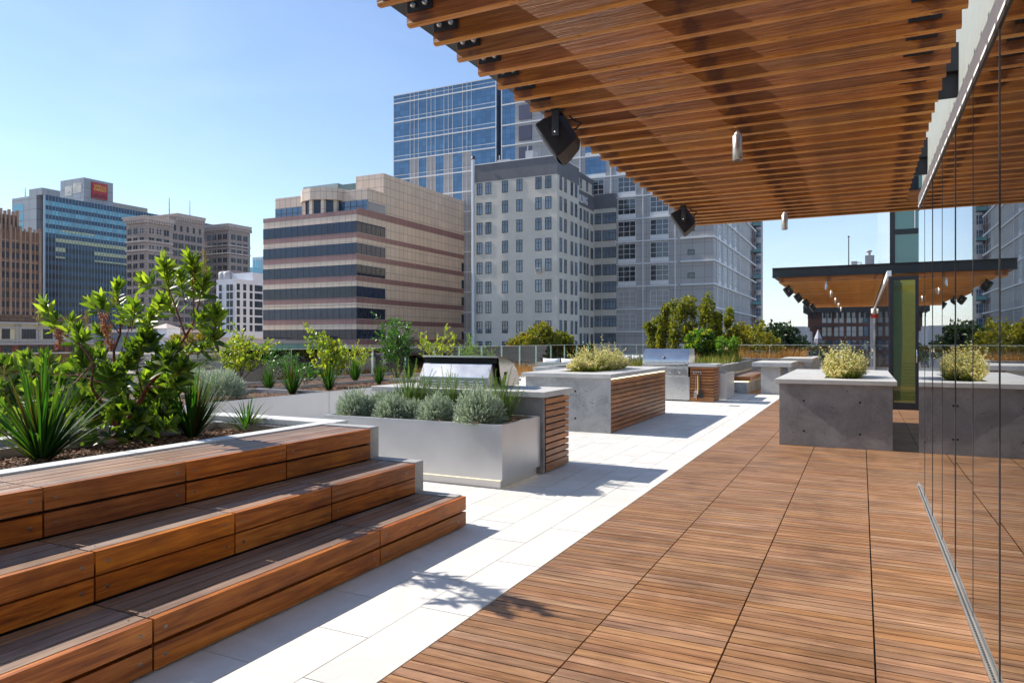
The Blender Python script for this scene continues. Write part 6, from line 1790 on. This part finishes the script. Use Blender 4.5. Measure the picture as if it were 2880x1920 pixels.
win_mesh('f_arch', .78, 1.8, G_old, trimS, 0, 1, True, fw=.09); win_mesh('f_win', .76, 1.45, G_old, frameD, 0, 1, fw=.07)
sp = []
def frows(face, coord, fixed, ztop, n):
    for k in range(n):
        key = 'f_arch' if k in (0, 2) else 'f_win'
        z = ztop - 4.9 - 2.43 * k
        for c in coord:
            for d_ in (-.47, .47):
                if face == 'S': sp.append(('S', c + d_, fixed - .003, z, key))
                else: sp.append(('E', fixed + .003, c + d_, z, key))
frows('S', [onY(x, 700, Fy).x for x in (364, 381, 399)], Fy, fz, 17)
frows('E', [onX(x, 700, Fx).y for x in (426, 447, 468)], Fx, fz, 17)
frows('E', [onX(x, 700, Fx - 1.5).y for x in (492, 509, 527, 543, 561)], Fx - 1.5, fz - .3, 16)
frows('S', [onY(x, 700, yS).x for x in (588, 603, 618, 633)], yS, zS, 14)
frows('E', [onX(x, 700, Fx).y for x in (656, 673, 690)], Fx, zS, 14)
for x in (492, 510, 528, 545, 562): sp.append(('E', Fx - 1.497, onX(x, 700, Fx - 1.5).y, cz_ - 5.2, 'f_arch'))
put_windows(bF, sp)
mast(476, 600, 556, Fy + 25, cz_, 'mast', bF, .16); mast(534, 610, 564, Fy + 40, cz_, 'mast', bF, .14)

# ---- white block with small dark windows
wh = plain('white_render', (.60, .62, .66), .7, 0, .06, .3)
gw = B('white_block', -150, -130, 130, 160, 'white rendered block with small dark paired windows left of the pink office block')
wy = 128.0; wc = onY(661, 784, wy); wl0 = onY(608.5, 786, wy); wX = wc.x
m = MB(); m.box(wl0.x, wX, wy, onX(760, 800, wX).y, ZG, wc.z); yy_ = onX(712, 768, wX).y
m.box(wX - 8, wX - .1, yy_, yy_ + 22, wc.z, onX(712, 766, wX).z); m.build('wall', wh, gw)
win_mesh('w_win', .95, 1.6, G_old, frameD, 1, 0, fw=.09)
sp = []
for k in range(6):
    for x in (620, 641, 651): sp.append(('S', onY(x, 800, wy).x, wy - .003, onY(641, 818 + 22.7 * k, wy).z, 'w_win'))
    for x in (670, 688, 706, 720, 727, 734): sp.append(('E', wX + .003, onX(x, 800, wX).y, onX(700, 818 + 22.7 * k, wX).z, 'w_win'))
put_windows(gw, sp)
for i, x in enumerate((630, 643)):
    t_ = onY(x, 783, wy + 6); T = empty('rooftop_tank', (t_.x, wy + 6, wc.z), ['pale rooftop water tank, the left of two on the white block', 'pale rooftop water tank, the right of two on the white block'][i], 'tank', 'tanks on the white block')
    m = MB(); m.lathe([(1.3, 0), (1.35, .1), (1.35, 2.3), (1.2, 2.5), (.1, 2.9)], (t_.x, wy + 6, wc.z), 14); m.build('tank_body', greyp, T)
    m = MB(); m.tube([(t_.x + 1.38, wy + 5.5, wc.z), (t_.x + 1.38, wy + 5.5, wc.z + 2.6)], .06, 5); m.build('ladder', frameD, T)
# far pale blue tower between them
tY = 400; a_ = onY(710, 724, tY); b2 = onY(760, 724, tY)
ft = B('pale_tower', a_.x, b2.x, tY, tY + 20, 'pale blue far tower just left of the pink office block')
m = MB(); m.box(a_.x, b2.x, tY, tY + 20, ZG, a_.z); m.build('wall', plain('pale_tower_paint', (.45, .52, .58), .6), ft)
pieces('window', [(a_.x + 1 + i * 2.5, a_.x + 2.7 + i * 2.5, tY - .1, tY - .01, a_.z - 14, a_.z - 2) for i in range(4)] + [(a_.x + .6 + i * 1.25, a_.x + 1.4 + i * 1.25, tY - .1, tY - .01, a_.z - 22, a_.z - 17) for i in range(8)], bandcol, ft)
a_ = onY(702, 752, 380); ft = B('low_blue_tower', a_.x, a_.x + 8, 380, 390, 'narrow blue block below the pale tower'); m = MB(); m.box(a_.x, a_.x + 3.5, 380, 390, ZG, a_.z); m.build('wall', bandcol, ft)

# ---- low cream and brick building bottom left
hX_ = -87.5; hb = B('cream_building', hX_ - 14, hX_, 10, 57, 'low cream and red brick building seen over the left railing')
cre = plain('cream_paint', (.72, .60, .38), .7, 0, .06, .4); brk = gridpanel('red_brick', (.27, .085, .05), (.22, .09, .06), .6, .25, .85, .04, .12, .2, half=.5)
yh1 = onX(257, 900, hX_).y; yh0 = onX(-260, 900, hX_).y
Z = lambda y_: onX(200, y_, hX_).z
m = MB(); m.box(hX_ - 14, hX_, yh0, yh1, Z(968), Z(910)); m.build('cream_wall', cre, hb)
m = MB(); m.box(hX_ - 14, hX_, yh0, yh1, ZG, Z(968)); m.build('brick_wall', brk, hb)
m = MB(); m.box(hX_ - 14, hX_ - .3, yh0, yh1, Z(910), Z(889)); m.build('parapet', terr, hb)
m = MB()
for z_, d_ in ((Z(912), .5), (Z(924), .18), (Z(958), .18), (Z(966), .35)): m.box(hX_ + .003, hX_ + d_, yh0, yh1 + .1, z_ - .12, z_ + .14)
for x in (45, 56, 103, 110, 150, 190, 215, 254): y = onX(x, 900, hX_).y; m.box(hX_ + .003, hX_ + .12, y - .12, y + .12, Z(966), Z(912))
m.build('string_course', trimS, hb)
win_mesh('h_wide', 2.0, 1.25, G_old, frameD, 5, 1, fw=.05); win_mesh('h_nar', .85, 1.25, G_old, frameD, 2, 1, fw=.05); win_mesh('h_low', .95, .75, G_old, frameD, 2, 1, fw=.04)
sp = []
for x, k_ in ((16, 'h_nar'), (79, 'h_wide'), (145, 'h_wide'), (228, 'h_wide'), (-50, 'h_wide')): sp.append(('E', hX_ + .003, onX(x, 900, hX_).y, Z(953), k_))
for x in (18, 65, 98, 136, 170, 205, 240): sp.append(('E', hX_ + .003, onX(x, 900, hX_).y, Z(988), 'h_low'))
put_windows(hb, sp)
# low roofs and blocks between the railing and the towers
def block(name, xa, xb, ytop, Y, depth, mat, label, zbot=ZG, parts=None, parapet=None):
    a_ = onY(xa, ytop, Y); b_ = onY(xb, ytop, Y); z_ = (a_.z + b_.z) / 2
    e = B(name, a_.x, b_.x, Y, Y + depth, label)
    m = MB(); m.box(a_.x, b_.x, Y, Y + depth, zbot, z_); m.build('wall', mat, e)
    m = MB()
    for (c0, c1, d0, d1) in ((a_.x - .15, b_.x + .15, Y - .15, Y + .35), (a_.x - .15, a_.x + .35, Y + .351, Y + depth), (b_.x - .35, b_.x + .15, Y + .351, Y + depth)):
        m.box(c0, c1, d0, d1, z_ + .001, z_ + .55)
    m.build('parapet', parapet or trimS, e)
    n_ = max(2, int((b_.x - a_.x) / 4))
    pieces('window', [(a_.x + (b_.x - a_.x) * (i + .5) / n_ - .7, a_.x + (b_.x - a_.x) * (i + .5) / n_ + .7, Y - .05, Y - .002, z_ - 2.9 - 3.6 * k, z_ - 1.1 - 3.6 * k) for i in range(n_) for k in range(2)][:100], G_old, e)
    return e, a_, b_, z_
dkb = plain('slate_blue_wall', (.10, .12, .15), .7, 0, .1, .4)
block('dark_block', 258, 420, 934, 95, 14, dkb, 'dark slate coloured block behind the strawberry tree')
e_, a_, b_, z_ = block('white_roofed_building', 424, 600, 957, 92, 16, frameW, 'low white roofed building behind the strawberry tree')
rh = empty('rooftop_hut', onY(449, 957, 93), 'small white rooftop hut with a shallow pyramid roof', 'hut'); h0, h1 = onY(428, 950, 96), onY(470, 950, 96); ht = onY(449, 923, 96).z
m = MB(); m.box(h0.x, h1.x, 96, 99, z_, ht); m.build('wall', frameW, rh)
c_ = ((h0.x + h1.x) / 2, 97.5); m = MB(); m.add([(h0.x - .3, 95.7, ht), (h1.x + .3, 95.7, ht), (h1.x + .3, 99.3, ht), (h0.x - .3, 99.3, ht), (c_[0], c_[1], ht + 1.0)], [(0, 1, 4), (1, 2, 4), (2, 3, 4), (3, 0, 4)]); m.build('roof', trimS, rh)
block('cornice_building', 590, 660, 962, 88, 12, cre, 'low pale building with a carved cornice below the white block')
block('green_roofed_building', 655, 745, 966, 86, 12, plain('green_copper', (.24, .38, .31), .7, 0, .15, .5), 'low green roofed building beside the pink office block')
block('brick_roof_building', -200, 560, 1003, 60, 30, plain('weathered_brick', (.34, .27, .23), .85, 0, .25, .4), 'weathered brown building with a pale roof behind the left railing')
block('grey_roof_building', 560, 1000, 1010, 62, 22, greyp, 'long grey low building behind the railing in front of the pink office block')
e_, a_, b_, z_ = block('podium', 1000, 1900, 1030, 47, 40, plain('podium_wall', (.22, .23, .22), .8, 0, .15, .4), 'planted low roof beyond the railing in front of the grey stucco block')
grass('roof_garden_grass', a_.x, b_.x, 48, 54, z_, .8, 900, L_grass, 'rough green roof garden growth beyond the railing', .05, 14, .9)
for i, (x, y, s) in enumerate(((300, 1040, 1.6), (215, 1035, 2.2), (440, 1060, 1.8))):
    t_ = onY(x, y, 70); T = empty('roof_vent', (t_.x, 70, t_.z), ['white domed roof vent behind the left railing, the smaller', 'white domed roof vent behind the left railing, the larger', 'white domed roof vent low behind the strawberry tree'][i], 'vent')
    m = MB(); m.lathe([(s, -2.2), (s, 0), (s * .8, s * .35), (s * .4, s * .55), (.05, s * .6)], (t_.x, 70, t_.z), 16); m.build('dome', frameW, T); 
    m = MB(); m.lathe([(s * 1.1, -2.4), (s * 1.1, -2.0), (s, -1.9)], (t_.x, 70, t_.z), 16); m.build('kerb', greyp, T)

# ---- right side: brown romanesque block, pale block, spire
jY = 170; ja = onY(2272, 880, jY); jb = onY(2447, 880, jY)
rom = gridpanel('dark_red_brick', (.17, .075, .055), (.12, .06, .05), .9, .35, .85, .04, .10, .2, half=.5)
bj = B('brown_brick_block', ja.x, jb.x, jY, jY + 30, 'dark brown brick block with arched upper windows under the distant pergola')
m = MB(); m.box(ja.x, jb.x, jY, jY + 30, ZG, ja.z); m.build('wall', rom, bj)
m = MB(); m.box(ja.x - .9, jb.x + .9, jY - .9, jY + 30, ja.z, ja.z + 1.7)
i = 0; x = ja.x
while x < jb.x: m.box(x, x + .45, jY - .6, jY - .003, ja.z - 1.2, ja.z - .003); x += 1.05
m.build('cornice', plain('black_cornice', (.02, .018, .02), .6), bj)
win_mesh('j_arch', 1.0, 2.6, G_sky, frameD, 0, 1, True, fw=.09); win_mesh('j_win', 1.0, 2.3, G_sky, frameD, 0, 1, fw=.09)
sp = []
for x in (2318, 2333, 2352, 2367, 2387, 2402, 2421, 2436):
    xx = onY(x, 900, jY).x
    sp.append(('S', xx, jY - .003, onY(x, 909, jY).z, 'j_arch'))
    for k in range(5): sp.append(('S', xx, jY - .003, onY(x, 947 + 38.5 * k, jY).z, 'j_win'))
put_windows(bj, sp)
m = MB()
for x in (2325, ): 
    a_ = onY(x, 918, jY); m.box(a_.x - 2.5, a_.x + 2.5, jY - 1.2, jY - .01, a_.z - .15, a_.z + .1); 
m.build('balcony', frameD, bj)
c0, c1 = onY(2238, 930, 150), onY(2269, 930, 150)
bk = B('pale_block', c0.x, c1.x, 150, 170, 'pale cream block with a plain white side between the dark tree and brown brick block')
m = MB(); m.box(c0.x, c1.x, 150, 168, ZG, c0.z); m.box(c0.x + .01, c1.x - .4, 150.5, 166, c0.z, onY(2250, 925, 150).z + .5); m.build('wall', plain('pale_plaster', (.50, .48, .47), .7), bk)
d0 = onY(2212, 944, 156); m = MB(); m.box(d0.x, c0.x - .01, 152, 168, ZG, onY(2230, 950, 152).z); m.build('cream_wall', cre, bk)
m = MB(); m.box(d0.x - .3, c0.x - .02, 151.6, 168, onY(2230, 950, 152).z, onY(2230, 944, 152).z); m.build('cornice', cre, bk)
pieces('window', [(d0.x + .8 + (c0.x - d0.x - 1.2) * i / 3.4, d0.x + 1.4 + (c0.x - d0.x - 1.2) * i / 3.4, 151.9, 151.99, onY(2230, 965, 152).z - 2.4 * k, onY(2230, 965, 152).z - 2.4 * k + 1.6) for i in range(4) for k in range(6)], G_old, bk)
sY = 110; s0, s1, sa = onY(2262, 1040, sY), onY(2332, 1040, sY), onY(2299, 925, sY)
chs = B('church_spire', s0.x, s1.x, sY, sY + 4, 'grey pointed slate spire standing before the brown brick block', 'spire')
hw = (s1.x - s0.x) / 2; cx_ = sa.x; m = MB()
zk = onY(2299, 952, sY).z; zb_ = s0.z
def ring(r_, z): return [(cx_ + r_ * math.cos(math.pi / 4 + math.pi / 4 * i), sY + hw + r_ * math.sin(math.pi / 4 + math.pi / 4 * i), z) for i in range(8)]
vs = ring(hw * 1.08, zb_) + ring(hw * .30, zk); m.add(vs, [(i, (i + 1) % 8, 8 + (i + 1) % 8, 8 + i) for i in range(8)])
m.build('spire_roof', plain('slate', (.13, .125, .15), .8, 0, .25, 1.5), chs)
m = MB(); m.add(ring(hw * .32, zk) + [(cx_, sY + hw, sa.z)], [(i, (i + 1) % 8, 8) for i in range(8)]); m.build('spire_tip', plain('lead', (.35, .35, .38), .6), chs)
m = MB(); m.box(cx_ - hw, cx_ + hw, sY + .1, sY + 2 * hw, ZG, zb_); m.build('tower_base', plain('tower_stone', (.22, .21, .22), .8), chs)
# grey mechanical block and flagpole seen over the distant pergola
kY = 230; k0, k1 = onY(2385, 745, kY), onY(2470, 745, kY)
kb_ = B('mechanical_block', k0.x, k1.x, kY, kY + 20, 'grey block with a rooftop plant room and flue showing above the distant pergola')
m = MB(); m.box(k0.x, k1.x, kY, kY + 20, ZG, k0.z); m.build('wall', greyp, kb_)
u0_, u1_ = onY(2433, 718, kY), onY(2459, 718, kY); m = MB(); m.box(u0_.x, u1_.x, kY + .5, kY + 8, k0.z, u0_.z); m.build('plant_room', greyp, kb_)
a_ = onY(2444, 705, kY + 2); m = MB(); m.tube([(a_.x, kY + 2, u0_.z), (a_.x, kY + 2, a_.z)], .5, 10); m.lathe([(.5, 0), (.85, .2), (.85, .5), (.1, .7)], (a_.x, kY + 2, a_.z - .5), 10); m.build('flue', greyp, kb_)
a_ = onY(2394, 734, kY); m = MB(); m.box(a_.x, a_.x + 1.6, kY + 1, kY + 3, k0.z, a_.z); m.tube([(a_.x + 1.6, kY + 1.5, a_.z - .4), (a_.x + 2.6, kY + 1.5, a_.z - .4), (a_.x + 2.6, kY + 1.5, k0.z)], .15, 6); m.build('air_handler', greyp, kb_)
a_ = onY(2387, 670, kY); b3 = empty('flagpole', (a_.x, kY, ZG), 'slender dark pole rising above the distant pergola roof', 'pole')
m = MB(); m.tube([(a_.x, kY, ZG), (a_.x, kY, a_.z)], [.28, .14], 6); m.build('pole', frameD, b3); m = MB(); m.lathe([(.05, -.35), (.35, 0), (.05, .35)], (a_.x, kY, a_.z + .4), 8); m.build('finial', frameD, b3)
# pale roof unit on the far terrace
a_ = gz(2368, 1040, .4); v_ = empty('vent_unit', (-1.0, 36, 0), 'round pale vent cowl with a rusty base beyond the dark concrete counter', 'vent')
vp = onY(2368, 1010, 36.5); m = MB(); m.lathe([(.15, 0), (.15, vp.z - .1)], (vp.x, 36.5, 0), 12); m.build('vent_stack', plain('rusty_metal', (.28, .13, .08), .7, 0, .4), v_)
m = MB(); m.lathe([(.26, 0), (.28, .03), (.28, .26), (.2, .3)], (vp.x, 36.5, vp.z - .1), 16); m.build('cowl', M['white'], v_)
# ------------------------------------------------------------------ air
def haze():
    m = bpy.data.materials.new('haze_air'); m.use_nodes = True; nt = m.node_tree; nt.nodes.clear()
    o = nt.nodes.new('ShaderNodeOutputMaterial'); v = nt.nodes.new('ShaderNodeVolumePrincipled')
    v.inputs['Color'].default_value = (.80, .88, 1.0, 1); v.inputs['Density'].default_value = 0.00006; v.inputs['Anisotropy'].default_value = 0.0
    nt.links.new(v.outputs[0], o.inputs['Volume'])
    q = MB(); q.box(-9200, 9200, -9200, 12200, ZG - 1.0, 330)
    h = q.build('haze', m); tag(h, 'thin pale air between the terrace and the far hills', 'haze', None, 'stuff')
haze()
